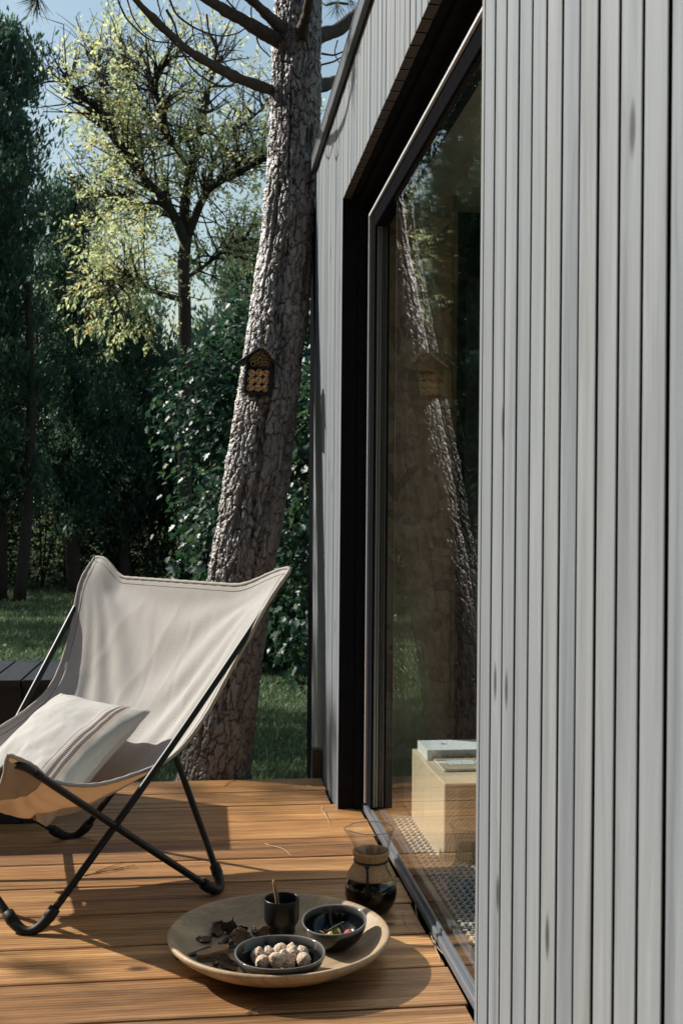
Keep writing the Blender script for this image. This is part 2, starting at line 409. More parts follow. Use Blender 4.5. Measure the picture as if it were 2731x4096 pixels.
# door: aluminium frame, two panes with spacer, sill
door = cbox('door_frame', .5575, .565, YO1 - .064, YO1 - .057, .036, 2.054, MAT['alu_edge'])
cbox('frame_edge', .5575, .565, YO0, YO1 - .0643, 2.0455, 2.054, MAT['alu_edge'], door)
cbox('stile', .5652, .612, YO1 - .150, YO1 - .0125, .036, 2.0655, MAT['gasket'], door)
cbox('stile', .5652, .612, YO0 + .001, YO0 + .06, .036, 2.0655, MAT['gasket'], door)
cbox('top_rail', .5653, .612, YO0 + .002, YO1 - .0122, 1.99, 2.11, MAT['gasket'], door)
for x0 in (.5735, .5825):
    cbox('spacer', x0, x0 + .0065, YO1 - .1545, YO1 - .1502, .045, 1.988, MAT['spacer'], door)
cbox('inner_bead', .5995, .6125, YO1 - .172, YO1 - .1502, .040, 1.985, MAT['gasket'], door)
pane1 = obj('pane', (np.array([(.5700, YO0 + .05, .03), (.5700, YO1 - .14, .03), (.5700, YO1 - .14, 2.0), (.5700, YO0 + .05, 2.0)]) - CL, [(0, 3, 2, 1)]), MAT['pane'], door)
pane2 = obj('pane', (np.array([(.5910, YO0 + .05, .03), (.5912, YO1 - .14, .03), (.5902, YO1 - .14, 2.0), (.5900, YO0 + .05, 2.0)]) - CL, [(0, 3, 2, 1)]), MAT['pane'], door)
sill = cbox('sill', .558, .6125, YO0 + .0005, YO1 - .0128, .001, .024, MAT['alu'], door, .003)
cbox('sill_track', .5685, .5765, YO0 + .002, YO1 - .15, .0242, .034, MAT['alu'], sill, .001)
cbox('sill_track', .5815, .5895, YO0 + .002, YO1 - .15, .0242, .033, MAT['gasket'], sill, .001)
cbox('sill_track', .5935, .6120, YO0 + .002, YO1 - .15, .0242, .039, MAT['alu'], sill, .001)
# interior
def osb_mat():
    g = G('osb_board'); v = g.coord()
    base = None
    for k, (rt, sc_, st) in enumerate([(.4, 11, 3.2), (-.7, 9, 3.6), (1.3, 13, 3.0)]):
        vv = g.map(v, (1, 1, 1), (k * 3.3, 0, k), (0, rt, 0)); vv = g.map(vv, (sc_, 1, sc_ / st))
        vv = g.vmath('ADD', vv, g.vmath('SCALE', vv, (0, 0, 0)))
        cell = g.add('ShaderNodeTexVoronoi', {'Vector': g.vmath('ADD', vv, g.comb(g.math('MULTIPLY', g.noise(v, 9, 2), .7), 0.0, 0.0)), 'Scale': 1.0}, voronoi_dimensions='3D')
        s1 = g.sep(g.add('ShaderNodeVectorMath', {0: cell.outputs['Color']}, operation='ADD').outputs[0])
        cc = g.ramp(s1[0], [(0, (.22, .12, .06)), (.3, (.60, .42, .25)), (.65, (.78, .62, .42)), (1, (.46, .22, .11))])
        base = cc if base is None else g.mix(g.ramp(s1[1], [(.45, 0.0), (.55, 1.0)]), base, cc)
    fine = g.noise(g.map(v, (40, 1, 8), rot=(0, .5, 0)), 1.0, 4)
    base = g.mix(.3, base, g.ramp(fine, [(.3, (.3, .2, .12)), (.7, (.62, .48, .33))]))
    return g.done(g.bsdf(base, .7, g.bump(fine, .2, .003), spec=.3))
OSB = osb_mat()
MAT['lining'] = simple('pale_lining', (.72, .69, .64), .8)
MAT['int_floor'] = wood_mat('interior_floor', 1, (.42, .30, .19), (.34, .235, .14), (.22, .14, .08), grain=30, rough=.5)
cbox('floor', .6128, 1.995, -1.5, 4.62, -.05, .03, MAT['int_floor'])
cbox('partition', .613, 1.012, 4.36, 4.378, .03, 2.34, OSB)
cbox('partition_edge', 1.0125, 1.03, 4.352, 4.40, .03, 2.34, MAT['int_floor'])
cbox('inner_wall', 1.04, 1.995, 4.58, 4.6, .03, 2.34, MAT['membrane'])
cbox('ceiling', .57, 1.995, -1.5, 4.6, 2.34, 2.37, MAT['lining'])

# ================================================================== bench
bench = thing('bench', 'dark stained timber bench behind the chair at the left edge', 'bench', (-1.1, 3.9, 0))
BL0 = np.array([-1.1, 3.9, 0])
_bt = npmesh('top_board', *box(-.0455, .0455, -.252, .252, -.026, 0, .0015), MAT['bench'])
_bf = npmesh('front_board', *box(-.0465, .0465, -.012, .012, 0, .446, .0015), MAT['bench'])
x = -.483
while x > -2.2:
    inst('top_board', _bt, bench, (x - .0485 + 1.1, 3.888 - 3.9, .475 + random.uniform(-.001, .001)))
    inst('front_board', _bf, bench, (x - .0485 + 1.1, 3.668 - 3.9, 0.002))
    x -= .0972
obj('end_panel', box(-.51 + 1.1, -.487 + 1.1, -.218, .24, .002, .446), MAT['bench'], bench)
obj('back_panel', box(-2.2 + 1.1, -.512 + 1.1, .215, .238, .002, .446), MAT['bench'], bench)

# ================================================================== leaning pine beside the cabin
def bark_mat():
    g = G('pine_bark'); v = g.coord(); cr = g.attr('crack'); rn = g.attr('rnd')
    n = g.noise(g.map(v, (110, 110, 45)), 1.0, 6, .7); n2 = g.noise(v, 5, 3)
    plate = g.ramp(rn, [(0, (.125, .107, .094)), (.5, (.225, .203, .186)), (1, (.41, .39, .37))])
    plate = g.mix(g.ramp(n2, [(.42, 0.0), (.66, .65)]), plate, (.17, .098, .062))
    plate = g.mix(.4, plate, g.ramp(n, [(.3, (.12, .10, .085)), (.7, (.42, .40, .38))]))
    c = g.mix(g.math('MULTIPLY', cr, .92), plate, (.036, .023, .017))
    return g.done(g.bsdf(c, .5, g.bump(n, .55, .004), spec=.9))
MAT['bark'] = bark_mat()
MAT['bark_dark'] = simple('dark_bark', (.05, .042, .036), .9, spec=.2, noise=.5, nscale=14, bump=.8)
MAT['branch_bark'] = simple('branch_bark', (.085, .072, .064), .9, spec=.2, noise=.5, nscale=35, bump=.9)
def voro(s, t, ns, seed):
    """F1, F2, cell random; s periodic with ns cells"""
    I, J = np.floor(s).astype(np.int64), np.floor(t).astype(np.int64)
    F1 = np.full(s.shape, 9.0); F2 = np.full(s.shape, 9.0); rn = np.zeros(s.shape)
    for di in (-1, 0, 1):
        for dj in (-1, 0, 1):
            ii, jj = (I + di), J + dj; im = ii % ns
            px = ii + .5 + .8 * (_h(im, jj, im * 0 + 1, seed) - .5); py = jj + .5 + .8 * (_h(im, jj, im * 0 + 2, seed) - .5)
            d = np.hypot(px - s, py - t); r_ = _h(im, jj, im * 0 + 3, seed)
            closer = d < F1
            F2 = np.where(closer, F1, np.minimum(F2, d)); rn = np.where(closer, r_, rn); F1 = np.where(closer, d, F1)
    return F1, F2, rn
pine = thing('pine_tree', 'tall leaning pine with deep plated bark growing between deck and cabin corner', 'tree', (.03, 4.6, GZ))
PL = np.array([.03, 4.6, GZ])
_tz = np.array([-.40, -.15, .005, .40, .775, .98, 1.19, 1.50, 1.81, 2.12, 2.43, 2.74, 3.05, 3.6])
_tx = np.array([.015, .045, .068, .115, .160, .193, .224, .264, .300, .336, .362, .372, .375, .378])
_tr = np.array([.185, .158, .142, .134, .132, .135, .136, .128, .121, .113, .108, .107, .104, .100])
_ty = np.interp(_tz, [-.4, .1, .8, 1.6, 2.3, 3.6], [4.37, 4.385, 4.46, 4.60, 4.77, 4.87])
def trunk_axis(z):
    Y = np.interp(z, _tz, _ty); k = Y / 4.5
    zz = 1 + (z - 1) / k                        # the outline was measured on the plane Y = 4.5
    return np.interp(zz, _tz, _tx) * k, Y, np.interp(zz, _tz, _tr) * k
nu, nv = 260, 1700
zz = np.linspace(-.40, 3.62, nv); ax_, ay_, ar_ = trunk_axis(zz)
sm = np.ones(61) / 61
padf = lambda a: np.convolve(np.pad(a, 30, mode='edge'), sm, mode='valid')
ax_, ay_, ar_ = padf(ax_), padf(ay_), padf(ar_)
th = np.arange(nu) * 2 * np.pi / nu
TH, ZZ = np.meshgrid(th, zz, indexing='ij')
cyl = np.stack([np.cos(TH) * 2.2, np.sin(TH) * 2.2, ZZ * 6], -1)
NS = 30
wsx = (fbm(cyl * 1.7, 4, 11) - .5) * 2.8; wsy = (fbm(cyl * 1.7, 4, 21) - .5) * 2.4
tz_ = ZZ / .085 + .7 * np.clip(ZZ, 0, 4) ** 1.6
F1, F2, rn1 = voro(TH / (2 * np.pi) * NS + wsx, tz_ + wsy, NS, 5)
g1 = np.clip((F2 - F1) / (.10 + .26 * fbm(cyl * 1.1, 2, 3)), 0, 1); g1 = g1 * g1 * (3 - 2 * g1)
F1b, F2b, rn2 = voro(TH / (2 * np.pi) * 58 + wsx * 2.4, ZZ / .024 + wsy * 2.4, 58, 9)
g2 = np.clip((F2b - F1b) / .3, 0, 1)
fur = fbm(np.stack([np.cos(TH) * 6.5, np.sin(TH) * 6.5, ZZ * 2.4], -1) * 1.25 + (wsx * .3)[..., None], 4, 51); fur = np.clip((.43 - fur) / .09, 0, 1)
ss = np.stack([np.cos(TH) * 5, np.sin(TH) * 5, ZZ * 12], -1)
ter = fbm(ss * 1.8, 5, 61) * 9; ter = np.floor(ter) + np.clip((ter - np.floor(ter) - .72) / .28, 0, 1)
fine = fbm(np.stack([np.cos(TH) * 12, np.sin(TH) * 12, ZZ * 40], -1), 4, 31) - .5
disp = -.0070 * (1 - g1) + .0045 * rn1 * g1 + .004 * (rn2 - .5) * g2 - .0025 * (1 - g2) + .005 * fine + .0028 * (fbm(np.stack([np.cos(TH) * 26, np.sin(TH) * 26, ZZ * 70], -1), 2, 33) - .5) + .0016 * (ter - 4) - .015 * fur
disp += .012 * (fbm(cyl * .6, 3, 41) - .5)
# knots (branch scars)
for kz, kth, kr, amp in [(1.44, 4.55, .045, .014), (1.17, 4.35, .04, .010), (1.22, 3.95, .03, .008), (2.32, 4.5, .04, .016), (1.53, 5.0, .04, .012), (2.86, 3.6, .05, .014), (2.16, 4.2, .03, .010)]:
    da = ((TH - kth + np.pi) % (2 * np.pi) - np.pi) * .13; rr = np.hypot(da, ZZ - kz) / kr
    disp += amp * np.exp(-rr ** 2) - amp * .9 * np.exp(-(rr / .45) ** 2)
rad = ar_[None] * (1 + .03 * np.sin(2 * TH + ZZ * 1.3)) + disp - .004
flare = np.clip((.25 - ZZ) / .6, 0, 1); rad = rad * (1 + .12 * flare ** 2 * (1 + .5 * np.sin(5 * TH)))
V = np.stack([ax_[None] + rad * np.cos(TH), ay_[None] + rad * np.sin(TH), ZZ], -1).reshape(-1, 3)
obj('trunk', (V - PL, gridfaces(nu, nv, True)), MAT['bark'], pine, smooth=True,
    attr=[('crack', 'POINT', (np.clip(1.0 - g1 * (.66 + .34 * g2) + .5 * fur, 0, 1)).ravel()), ('rnd', 'POINT', (rn1 * .6 + rn2 * .4).ravel())])
tp = np.array([[.40, 4.87, 3.6], [.42, 4.9, 5.0], [.38, 4.92, 6.8], [.36, 4.95, 9.0]])
obj('upper_trunk', (lambda q: (q[0] - PL, q[1]))(tube(spline(tp, 40), np.linspace(.104, .03, 40), 16)), MAT['branch_bark'], pine, smooth=True)
def pbranch(pts, r0, r1, Y0, Y1, n=40, wob=.012, name='branch', ns=10):
    P = np.array([at(x, y, Y0 + (Y1 - Y0) * i / (len(pts) - 1)) for i, (x, y) in enumerate(pts)])
    P = spline(P, n); q = np.linspace(0, 1, n)
    P = P + wob * (np.stack([fbm(np.stack([q * 7, q * 0 + k, q * 0 + Y0 * 9 + pts[0][0]], -1), 3, k) for k in range(3)], -1) - .5) * np.clip(q * 5, 0, 1)[:, None]
    rr = np.linspace(r0, r1, n) * (1 + .25 * (vnoise(np.stack([q * 25, q * 0, q * 0 + pts[0][1]], -1), 3) - .5))
    V, Fc = tube(P, rr, ns)
    if r0 > .015:
        V = V + (fbm(V * 45, 3, 5) - .5)[:, None] * np.repeat(unit(np.gradient(P, axis=0)), ns, 0)[:, [1, 2, 0]] * .014
    o = obj(name, (V - PL, Fc), MAT['branch_bark'], pine, smooth=True)
    return P
pbranch([(1130, 375), (1065, 352), (950, 310), (880, 275), (790, 222), (715, 168), (650, 105), (580, 38), (500, -50), (400, -190), (330, -340), (290, -520)], .027, .006, 4.85, 3.95, 90)
pbranch([(1150, 175), (1080, 142), (980, 85), (880, 25), (780, -40), (640, -150), (540, -320), (480, -520)], .034, .007, 4.85, 4.1, 80)
pbranch([(1180, 150), (1115, 100), (1060, 50), (985, -15), (940, -60), (860, -220), (820, -420), (800, -620)], .030, .006, 4.82, 4.3, 70)
pbranch([(1205, 150), (1212, 110), (1225, 55), (1240, -20), (1245, -180), (1225, -360), (1190, -520)], .03, .006, 4.76, 4.2, 60)
pbranch([(1230, 160), (1290, 135), (1345, 118), (1400, 75), (1460, 20), (1520, -40), (1620, -180), (1690, -360), (1720, -560)], .038, .008, 4.9, 5.5, 70)
pbranch([(1230, 345), (1290, 338), (1340, 322), (1420, 305), (1500, 290), (1640, 230), (1780, 120)], .034, .010, 4.9, 5.7, 50)
c1 = .893
for pts, Y0, Y1, r0 in [
    ([(520, -30), (545, 40), (575, 90), (650, 160), (700, 185), (790, 190)], 4.3, 4.35, .0045), ([(568, -10), (600, 80), (640, 140), (690, 178)], 4.28, 4.33, .0035),
    ([(795, 192), (830, 255), (870, 315), (960, 375), (1030, 383), (1052, 362)], 4.35, 4.6, .0045), ([(757, -10), (790, 60), (870, 120), (970, 156), (1050, 150), (1095, 128)], 4.45, 4.55, .0045),
    ([(925, 60), (940, 150), (990, 260), (1060, 335)], 4.5, 4.65, .0045), ([(703, -10), (720, 60), (742, 115)], 4.3, 4.34, .0035), ([(745, 40), (775, 95), (800, 168)], 4.33, 4.36, .006),
    ([(1010, -10), (1060, 45), (1115, 80)], 4.5, 4.6, .004), ([(1150, 160), (1160, 200), (1212, 255)], 4.7, 4.75, .0045), ([(1125, 30), (1125, 70), (1140, 110)], 4.6, 4.6, .004),
    ([(1440, 238), (1500, 243), (1545, 222), (1590, 180)], 4.95, 5.1, .005), ([(1440, 288), (1500, 270), (1545, 245), (1600, 215)], 4.95, 5.1, .005), ([(1512, 178), (1500, 232), (1520, 278), (1540, 255)], 5.0, 5.05, .0035),
    ([(1395, -5), (1420, 10), (1440, 60), (1430, 110)], 4.8, 4.8, .003), ([(1555, 15), (1500, 10), (1460, 20), (1440, 8)], 5.0, 5.1, .006), ([(855, 90), (870, 170), (890, 240)], 4.45, 4.5, .003)]:
    pbranch([(a * c1, b * c1) for a, b in pts], r0, r0 * .6, Y0, Y1, 26, .006, 'twig', 6)
MAT['needle'] = leaf_mat('pine_needle', [(.035, .06, .03), (.06, .09, .045), (.10, .12, .07)], .25)
def needles(tip, axis, n, L, spread, name='needle_cluster', parent=pine, off=PL):
    A = unit(np.asarray(axis)[None] + rng.normal(size=(n, 3)) * spread); P = np.asarray(tip)[None] - np.asarray(axis)[None] * rng.uniform(0, .05, (n, 1)) + rng.normal(size=(n, 3)) * .004
    N = unit(rng.normal(size=(n, 3)))
    T = np.array([[0, -.006, 0], [0, .006, 0], [.55, .0045, -.03], [1, 0, -.10], [.55, -.0045, -.03]]); V, Fq = scatter(P, A, N, rng.uniform(.7, 1.1, n) * L, T, [[0, 1, 2, 3, 4]])
    # droop
    V[:, 2] -= 0
    return obj(name, (V - off, Fq), MAT['needle'], parent, attr=[('rnd', 'FACE', rng.uniform(size=n))])
P_ = pbranch([(95, -260), (130, -140), (148, -45), (150, 8)], .006, .003, 3.7, 3.7, 16, .002, 'twig', 6)
needles(at(150, 12, 3.7), (.0, -.05, -.9), 70, .085, .42); needles(at(142, -8, 3.7), (-.75, 0, -.35), 32, .075, .22)
needles(at(1345, 22, 5.0), (-.2, -.3, -.7), 60, .09, .55); needles(at(1400, 5, 5.0), (.3, -.2, -.8), 40, .09, .5)
for px_, py_, Y_ in [(290, -520, 3.95), (330, -340, 4.0), (480, -520, 4.1), (540, -320, 4.15), (800, -620, 4.3), (820, -420, 4.35), (1190, -520, 4.2), (1225, -360, 4.3), (1720, -560, 5.5), (1690, -360, 5.4)]:
    needles(at(px_, py_, Y_), (-.2, -.2, .6), 120, .12, .6)
# crown far above the picture: needled boughs
for kk in range(22):
    a = rng.uniform(0, 6.28); z0 = rng.uniform(5.2, 9.0); L = (9.6 - z0) * .38 + .3
    d = np.array([math.cos(a), math.sin(a), .25]); b0 = np.array([.39, 4.92, z0]); q = np.linspace(0, 1, 8)[:, None]
    P = b0 + d * L * q
    obj('bough', (lambda g_: (g_[0] - PL, g_[1]))(tube(P, np.linspace(.02, .006, 8), 5)), MAT['branch_bark'], pine)
    n = 160; pp = b0 + d * L * rng.uniform(.35, 1, (n, 1)) + rng.normal(size=(n, 3)) * .12
    T = np.array([[0, -.02, 0], [.5, .03, 0], [1, 0, -.05], [.5, -.03, 0]])
    V, Fq = scatter(pp, unit(rng.normal(size=(n, 3)) + d), unit(rng.normal(size=(n, 3))), rng.uniform(.1, .2, n), T, [[0, 1, 2, 3]])
    obj('needle_cluster', (V - PL, Fq), MAT['needle'], pine, attr=[('rnd', 'FACE', rng.uniform(size=n))])

# ================================================================== background vegetation
MAT['conifer'] = leaf_mat('conifer_spray', [(.042, .088, .070), (.068, .130, .100), (.098, .168, .122), (.14, .20, .13)], .46, .5)
MAT['walnut_leaf'] = leaf_mat('walnut_leaf', [(.36, .42, .27), (.47, .52, .33), (.57, .58, .37), (.62, .58, .33), (.55, .40, .19), (.32, .19, .08)], .66, .5, tboost=1.0)
MAT['fig_leaf'] = leaf_mat('broad_leaf', [(.014, .046, .031), (.024, .068, .044), (.040, .096, .058), (.10, .15, .06)], .36, .42, .4)
MAT['dark_leaf'] = leaf_mat('dark_shrub_leaf', [(.014, .038, .026), (.028, .062, .038), (.06, .10, .05)], .32, .5)
MAT['far_leaf'] = leaf_mat('far_wood_leaf', [(.02, .045, .025), (.05, .085, .045), (.13, .16, .08), (.30, .31, .17), (.40, .34, .20)], .55, .5, tboost=1.2)
SPRAY = np.array([[0, -.02, 0], [.35, .15, .03], [.7, .10, .0], [1, 0, -.06], [.7, -.10, 0], [.35, -.15, .03]])
DIAM = np.array([[0, 0, 0], [.42, .22, .04], [1, 0, -.08], [.42, -.22, .04]])
def conifer(label, X, Y, H, rad, seed, nb=150, per=170, z0=.06, group='dark conifers at the edge of the wood', size=(.07, .16), prof=None, leanx=0.0, trunk_r=.13, shape=None):
    rg = np.random.default_rng(seed); gz = float(gheight(np.array(X), np.array(Y)))
    t = thing('conifer_tree', label, 'tree', (X, Y, gz), 0, group)
    q = np.linspace(0, 1, 30)
    ax = np.stack([leanx * q ** 1.5 + .08 * np.sin(q * 6 + seed), .06 * np.cos(q * 5 + seed), q * H], -1)
    obj('trunk', tube(ax, trunk_r * (1 - q) ** .8 + .012, 8), MAT['bark_dark'], t, smooth=True)
    tubes, PP, AA = [], [], []
    for b in range(nb):
        h = z0 + (1 - z0) * (b + rg.uniform()) / nb * .985
        base = np.array([np.interp(h, q, ax[:, k]) for k in range(3)])
        pr = (1 - h) ** .75 * .95 + .05 if shape is None else shape(h)
        L = rad * pr * rg.uniform(.55, 1.15); a = rg.uniform(0, 6.283); el = R(rg.uniform(5, 45) + 25 * h)
        d = np.array([math.cos(a) * math.cos(el), math.sin(a) * math.cos(el), math.sin(el)])
        s = np.linspace(0, 1, 6)[:, None]; P = base + d * L * s + np.array([0, 0, 1]) * (s ** 2) * L * .15
        tubes.append(tubeq(P, np.linspace(.018, .004, 6) * (1.2 - h), 4))
        m = int(per * (L / rad + .15)); ncl = max(3, int(9 * L / rad + 2)); cl = rg.uniform(.2, 1.0, ncl) ** .8; ci = rg.integers(0, ncl, m); u_ = cl[ci] + rg.normal(size=m) * .035; cj = rg.normal(size=(ncl, 3)) * (.10 + .10 * L)
        PP.append(base + d * L * u_[:, None] + np.array([0, 0, 1]) * (u_[:, None] ** 2) * L * .15 + cj[ci] + rg.normal(size=(m, 3)) * [.055, .055, .09])
        AA.append(d * .5 + rg.normal(size=(m, 3)) * .5 + np.array([0, 0, .75]))
    PP = np.concatenate(PP); AA = np.concatenate(AA); n = len(PP)
    obj('branches', joinq(tubes), MAT['bark_dark'], t)
    V, Fq = scatter(PP, AA, unit(rg.normal(size=(n, 3)) + np.array([0, 0, .6])), rg.uniform(*size, n), SPRAY, [[0, 1, 2, 3, 4, 5]])
    clump = fbm(PP * 2.2 + seed, 3, seed)
    obj('crown', (V, Fq), MAT['conifer'], t, attr=[('rnd', 'FACE', np.clip(clump * 1.1 - .1 + rg.uniform(-.25, .25, n), 0, 1))])
    return t
tall = lambda h: max(.06, min(1.0, (1 - h) * 4.5) ** .75) * (.78 + .22 * math.sin(h * 23))
conifer('tall dark conifer filling the left edge of the picture', -3.35, 18.0, 9.2, 1.6, 1, 290, 190, .14, shape=tall, trunk_r=.17)
conifer('dark conifer with feathery tip right of the tallest one', -2.25, 19.2, 6.9, 1.25, 2, 190, 170, .16, shape=tall, trunk_r=.12)
conifer('low dark conifer below the yellowing crown', -1.35, 20.0, 5.0, 1.3, 3, 130, 150, .18, shape=tall, trunk_r=.11)
conifer('dark conifer behind the leaning pine trunk', .75, 19.0, 6.0, 1.35, 4, 140, 150, .10, shape=tall, trunk_r=.11)
conifer('dark conifer between walnut stem and fig shrub', -.35, 21.0, 4.3, 1.2, 5, 100, 130, .22, shape=tall, trunk_r=.1)
conifer('broad conifer mirrored in the upper door glass', -5.0, 14.6, 8.6, 1.5, 6, 170, 130, .25, shape=tall, trunk_r=.16)
conifer('slimmer conifer mirrored beside the broad one in the glass', -6.5, 18.5, 8.5, 1.5, 8, 130, 120, .15, shape=tall, trunk_r=.15)
conifer('back-row conifer rising behind the two left ones', -4.1, 22.5, 9.0, 1.7, 21, 170, 150, .12, shape=tall, trunk_r=.13)
conifer('back-row conifer left of the walnut stem', -1.75, 23.0, 5.9, 1.5, 22, 130, 140, .12, shape=tall, trunk_r=.12)
conifer('back-row conifer right of the walnut stem', .1, 23.5, 5.4, 1.5, 23, 130, 140, .12, shape=tall, trunk_r=.12)
for i, (X, Y) in enumerate([(-2.86, 17.6), (-2.62, 20.8), (-1.9, 21.5), (-.95, 22.0), (-3.75, 21.0), (.15, 22.5)]):
    t = thing('bare_trunk', ['thick bare trunk standing in the dark wood at far left', 'slim bare trunk in the wood next to the thick one', 'slim bare trunk in the wood left of the fig shrub', 'thin bare trunk just left of the fig shrub', 'bare trunk at the left border of the wood', 'bare trunk behind the fig shrub'][i], 'tree trunk', (X, Y, GZ), 0, 'bare trunks in the wood')
    q = np.linspace(0, 1, 14); H = 5.0
    P = np.stack([.12 * np.sin(q * 3 + i) + .1 * q, .1 * np.cos(q * 4 + i), q * H], -1)
    obj('trunk', tube(P, [.10, .07, .075, .05, .09, .07][i] * (1 - .5 * q), 8), MAT['bark_dark'], t, smooth=True)
    for b in range(5):
        h = rng.uniform(1.2, 4.2); a = rng.uniform(0, 6.28); d = np.array([math.cos(a), .3 * math.sin(a), .35]); L = rng.uniform(.5, 1.3)
        s = np.linspace(0, 1, 7)[:, None]
        obj('limb', tube(np.array([0, 0, h]) + P[int(h / H * 13)] * [1, 1, 0] + d * L * s + np.array([0, 0, -.25]) * s ** 2, np.linspace(.022, .006, 7), 5), MAT['bark_dark'], t)

def leafcloud(name, P, A, N, size, T, faces, mat, parent, r):
    V, Fq = scatter(P, A, N, size, T, faces); k = np.asarray(faces).shape[0]
    return obj(name, (V, Fq), mat, parent, attr=[('rnd', 'FACE', np.repeat(np.clip(r, 0, 1), k))])

# walnut with yellowing leaves
WY = 15.0; W0 = at(741, 2250, WY); W0[2] = GZ
walnut = thing('walnut_tree', 'spreading deciduous tree with yellowing leaves and bare twigs against the sky', 'tree', tuple(W0))
def wl(pts, dy): 
    k = 1.7417; m = len(pts)
    return spline(np.array([at(x * k, y * k, WY + dy * i / (m - 1)) for i, (x, y) in enumerate(pts)]), 8 * m) - W0
limbs = [(wl([(424, 1300), (424, 1000), (425, 800), (424, 690), (421, 610), (428, 545)], 0), .105, .08),
         (wl([(428, 560), (404, 505), (376, 457), (332, 412), (286, 352), (250, 300), (224, 252), (178, 214), (142, 185)], -1.0), .075, .02),
         (wl([(335, 414), (318, 370), (300, 330), (270, 290), (240, 240), (232, 190), (222, 150)], .8), .036, .009),
         (wl([(428, 548), (424, 470), (440, 390), (452, 330), (470, 262), (482, 190), (500, 110)], .6), .08, .018),
         (wl([(438, 400), (402, 335), (372, 292), (366, 232), (352, 182), (392, 132)], -1.2), .034, .009),
         (wl([(432, 540), (468, 452), (500, 420), (560, 390), (612, 362), (660, 330)], -.9), .06, .018),
         (wl([(468, 455), (498, 352), (540, 300), (592, 258), (640, 200)], 1.2), .036, .009),
         (wl([(424, 690), (352, 668), (300, 640), (238, 648)], -.8), .045, .012), (wl([(424, 640), (470, 610), (520, 570), (570, 560)], 1.0), .034, .010),
         (wl([(404, 505), (360, 480), (310, 470), (250, 455), (190, 440)], 1.3), .034, .009), (wl([(400, 330), (330, 250), (300, 190), (285, 120)], .5), .026, .008)]
limb0 = limbs[0]
obj('trunk', tube(limb0[0], np.linspace(limb0[1], limb0[2], len(limb0[0])), 10), MAT['bark_dark'], walnut, smooth=True)
tw, LP, LA, LR = [], [], [], []
rg = np.random.default_rng(33)
def leafset(P, d, nl):
    for _ in range(nl):
        c = P + rg.normal(size=3) * .07; ax_l = unit(d + rg.normal(size=3) * .8 + np.array([0, 0, -.35]))
        side = unit(np.cross(ax_l, rg.normal(size=3))); m = rg.integers(5, 9); base_r = rg.beta(1.6, 3.2)
        for j in range(m):
            q = j / (m - 1); sgn = 1 if j % 2 else -1
            LP.append(c + ax_l * q * .20 + side * sgn * .012); LA.append(unit(ax_l * (.5 + q) + side * sgn * (1 - q) * 1.1 + np.array([0, 0, -.25]))); LR.append(base_r + rg.normal() * .08)
for li, (P, r0, r1) in enumerate(limbs[1:]):
    obj('limb', tube(P, np.linspace(r0, r1, len(P)), 8), MAT['bark_dark'], walnut, smooth=True)
    tang = unit(np.gradient(P, axis=0))
    for i in range(6, len(P)):
        f_ = i / len(P)
        for rep in range(2 if f_ < .5 else 3):
            if rg.uniform() > .62: continue
            d = unit(tang[i] * .6 + rg.normal(size=3) * .75 + np.array([0, 0, .35])); L = rg.uniform(.3, .85) * (1.15 - .45 * f_)
            s = np.linspace(0, 1, 7)[:, None]; bend = rg.normal(size=3) * .25
            Q = P[i] + d * L * s + bend * L * s ** 2; tw.append(tubeq(Q, np.linspace(.017, .006, 7), 4))
            high = Q[-1][2] + W0[2]; left = Q[-1][0] + W0[0]
            pl = .95 if high < 4.9 else (.5 if left > -1.5 and high < 6.2 else .18)
            if left < -1.6 and high > 5.0: pl = .2
            for t2 in range(3):
                k0 = rg.integers(2, 7); d2 = unit(d + rg.normal(size=3) * .7 + np.array([0, 0, .25])); L2 = rg.uniform(.15, .45); s2 = np.linspace(0, 1, 4)[:, None]
                Q2 = Q[k0] + d2 * L2 * s2 + rg.normal(size=3) * .06 * s2 ** 2; tw.append(tubeq(Q2, np.linspace(.007, .003, 4), 3))
                if rg.uniform() < pl: leafset(Q2[-1], d2, 3)
                if rg.uniform() < pl * .6: leafset(Q2[2], d2, 1)
            if rg.uniform() < pl: leafset(Q[-1], d, 2)
LP, LA, LR = np.array(LP), np.array(LA), np.array(LR)
obj('twigs', (lambda lst: joinq([q for q in lst]))([(v, f) for v, f in tw if v[:, 0].min() + W0[0] > -2.15]), MAT['bark_dark'], walnut)
keep = (rg.uniform(size=len(LP)) < .995) & (LP[:, 0] + W0[0] > -1.95 + .12 * rg.normal(size=len(LP))); LP, LA, LR = LP[keep], LA[keep], LR[keep]
leafcloud('crown', LP, LA, unit(rg.normal(size=LP.shape) * .8 + np.array([0, 0, .9])), rg.uniform(.05, .09, len(LP)), DIAM, [[0, 1, 2, 3]], MAT['walnut_leaf'], walnut, LR)

